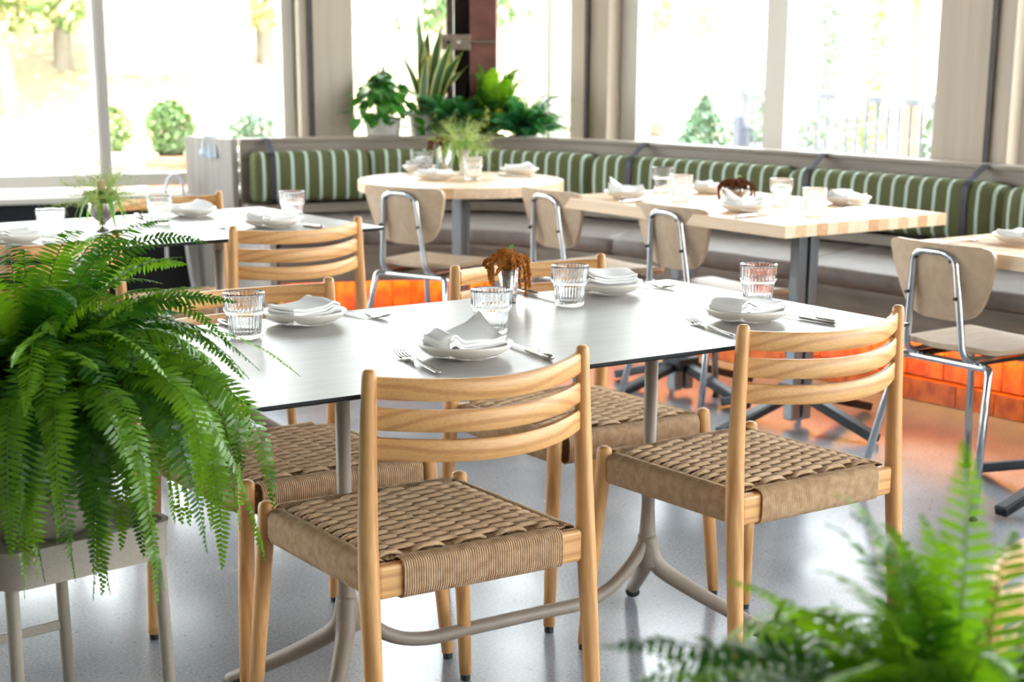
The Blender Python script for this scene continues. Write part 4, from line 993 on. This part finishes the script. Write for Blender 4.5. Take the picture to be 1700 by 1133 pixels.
# ================================================================== OUTSIDE
struct(MB().prism([(-30, -30), (40, -30), (40, 45), (-30, 45)], -.35, -.13).obj('ground', M['paving']))
rows = []
for j in range(13):
    r = []
    for i in range(25):
        x = -14+i*2.0; d = j*1.2; y = 16+d - .25*(x-4)*.5; r.append((x, y, -.14 + .34*d + .25*math.sin(x*.7+j)))
    rows.append(r)
struct(MB().grid(rows).obj('hill', M['hill'], smooth=True))
def cards(mb, n, f, size, rs):
    V, F = [], []
    for k in range(n):
        p = Vector(f()); a = Vector((rs.gauss(0, 1), rs.gauss(0, 1), rs.gauss(0, 1))).normalized(); b = a.orthogonal().normalized(); c = a.cross(b); s = size*rs.uniform(.6, 1.3); q = len(V)
        V += [p-b*s, p+c*s*.5, p+b*s, p-c*s*.5]; F.append((q, q+1, q+2, q+3))
    return mb.add(V, F)
def shrub(name, label, loc, pot, potm, form, h, r, matl, seed, n=900, cat='shrub', size=.035):
    t = thing(name, label, cat, loc, .3); rs = random.Random(seed); z0 = 0
    if pot == 'box':
        w, hh = r*.95, .50; mb = MB(); lip = w*1.08
        mb.add([(-w*.85, -w*.85, 0), (w*.85, -w*.85, 0), (w*.85, w*.85, 0), (-w*.85, w*.85, 0), (-w, -w, hh), (w, -w, hh), (w, w, hh), (-w, w, hh)], [(3, 2, 1, 0), (4, 5, 6, 7), (0, 1, 5, 4), (1, 2, 6, 5), (2, 3, 7, 6), (3, 0, 4, 7)])
        p = mb.obj('planter', potm, t, bevel=.02); MB().box((0, 0, hh), (2*lip, 2*lip, .06)).obj('rim', potm, p, bevel=.012); z0 = hh
    elif pot == 'round':
        hh = .55; MB().lathe([(0, 0), (r*.75, 0), (r*.95, hh), (r*1.0, hh), (r*.9, hh), (0, hh-.05)], 24).obj('planter', potm, t, smooth=True); z0 = hh
    MB().tube([(0, 0, z0-.04), (0, 0, z0+h*.5)], .03, 8).obj('trunk', M['bark'], t)
    def f():
        while True:
            u = rs.random(); a = rs.uniform(0, 2*PI); q = math.sqrt(rs.random())
            rad = r*(1-u)**.8*1.05 if form == 'cone' else r*math.sqrt(max(0, 1-(2*u-1)**2))*1.15 if form == 'ball' else r*(.95 if u < .8 else 1-(u-.8)*3)
            return (math.cos(a)*q*rad, math.sin(a)*q*rad, z0+.02+h*u)
    o = cards(MB(), n, f, size, rs).obj('foliage', matl, t); o['kind'] = 'stuff'
    return t
G0 = -.13
shrub('potted_shrub', 'leafy shrub in a terracotta planter outside the window beside the bench end', (4.17, 9.80, G0), 'box', M['terracotta'], 'ball', .40, .16, M['bush'], 1, 900)
shrub('potted_shrub', 'slender shrub in a pale planter next to the terracotta one outside', (3.98, 10.4, G0), 'box', M['paving'], 'ball', .34, .13, M['bush'], 2, 300)
shrub('potted_shrub', 'small round shrub seen alone through the largest window pane', (3.55, 12.2, G0), 'box', M['paving'], 'ball', .28, .13, M['bush_dark'], 3, 300)
shrub('potted_shrub', 'low shrub in a pale planter outside just behind the bench end cloth', (4.75, 9.6, G0), 'round', M['pot_grey'], 'ball', .26, .15, M['bush_dark'], 4, 300)
shrub('cone_shrub', 'short conical shrub in a round grey tub outside the middle window', (8.10, 8.30, G0), 'round', M['pot_grey'], 'cone', .38, .22, M['bush_dark'], 5, 700)
shrub('cone_shrub', 'full conical shrub in a pale box planter outside the middle window', (9.0, 8.75, G0), 'box', M['pot_grey'], 'cone', .55, .23, M['bush_dark'], 6, 900)
shrub('cypress', 'slim tall cypress outside behind the railing post', (8.75, 7.7, G0), 'none', None, 'col', 2.1, .17, M['bush_dark'], 7, 1300, 'tree')
shrub('cypress', 'second slim cypress outside partly merging with the first', (9.35, 7.75, G0), 'none', None, 'col', 1.75, .22, M['bush'], 8, 1200, 'tree')
shrub('cone_shrub', 'dark cone shrub outside against the wide wood column', (7.45, 5.20, G0), 'round', M['pot_grey'], 'cone', .75, .24, M['bush_dark'], 9, 1100)
# railing
t = thing('railing', 'dark metal railing outside the window by the cone shrub', 'railing', (6.4, 4.85, G0), math.atan2(4.114-5.657, 6.193-6.6))
a = 1.75
MB().bar((-a+.1, 0, 1.06), (a+1.2, 0, 1.06), .05, .04).obj('top_rail', M['rail'], t)
MB().bar((-a+.1, 0, .30), (a+1.2, 0, .30), .04, .03).obj('bottom_rail', M['rail'], t)
for k in range(26):
    x = -a+.18+k*.115
    MB().box((x, 0, .68), (.016, .016, .76)).obj('baluster', M['rail'], t)
MB().box((-a+.1, 0, .56), (.09, .09, 1.12)).obj('post', M['rail'], t); MB().box((a-.4, 0, .54), (.06, .06, 1.08)).obj('post', M['rail'], t)
t = thing('pergola', 'orange timber post and beam outside at the top of the window', 'pergola', (7.166, 5.25, G0), .3)
MB().box((0, 0, 1.4), (.10, .10, 2.8)).obj('post', M['orange_wood'], t)
MB().box((.6, 0, 1.75), (1.6, .10, .14)).obj('beam', M['orange_wood'], t)
# trees on the slope
def tree(label, loc, h, lean, crown, seed):
    t = thing('tree', label, 'tree', loc); rs = random.Random(seed)
    MB().tube(catmull([(0, 0, -.3), (lean*.3, 0, h*.35), (lean*.7, .1, h*.7), (lean, 0, h)], 4), [lerp(.13, .05, i/12) for i in range(13)], 8).obj('trunk', M['bark'], t, smooth=True)
    def f():
        d = Vector((rs.gauss(0, .6), rs.gauss(0, .6), rs.gauss(0, .5))); return (lean*.4+d.x*1.1, d.y*1.2, 1.0+abs(d.z)*2.4)
    o = cards(MB(), 1500, f, .085, rs).obj('foliage', crown, t); o['kind'] = 'stuff'
spots = [(4.2, 17.5, 4.2, .0, 0), (4.9, 18.2, 4.6, .5, 1), (5.7, 17.6, 4.4, -.9, 0), (6.6, 18.5, 5.0, .2, 1), (7.6, 17.5, 4.2, .4, 0), (3.0, 19, 4.4, .2, 1), (9.2, 18.2, 4.4, 0, 0), (11.0, 16.6, 4.2, -.3, 1), (13.5, 15.5, 4.6, 0, 0)]
lab = ['straight pale tree on the slope seen near the window mullion', 'slightly leaning tree behind the mullion tree on the slope', 'tree with a strongly tilted pale trunk on the slope', 'tall tree at the centre of the slope outside', 'tree on the slope close to the wood column',
       'tree on the slope seen in the largest pane', 'tree on the slope behind the snake plant', 'tree outside right behind the steel column', 'yellow tree outside the middle window']
for (x, y, h, le, c), lb in zip(spots, lab): tree(lb, (x, y, .3), h, le, M['autumn'] if c == 0 else M['bush'], int(x*10))
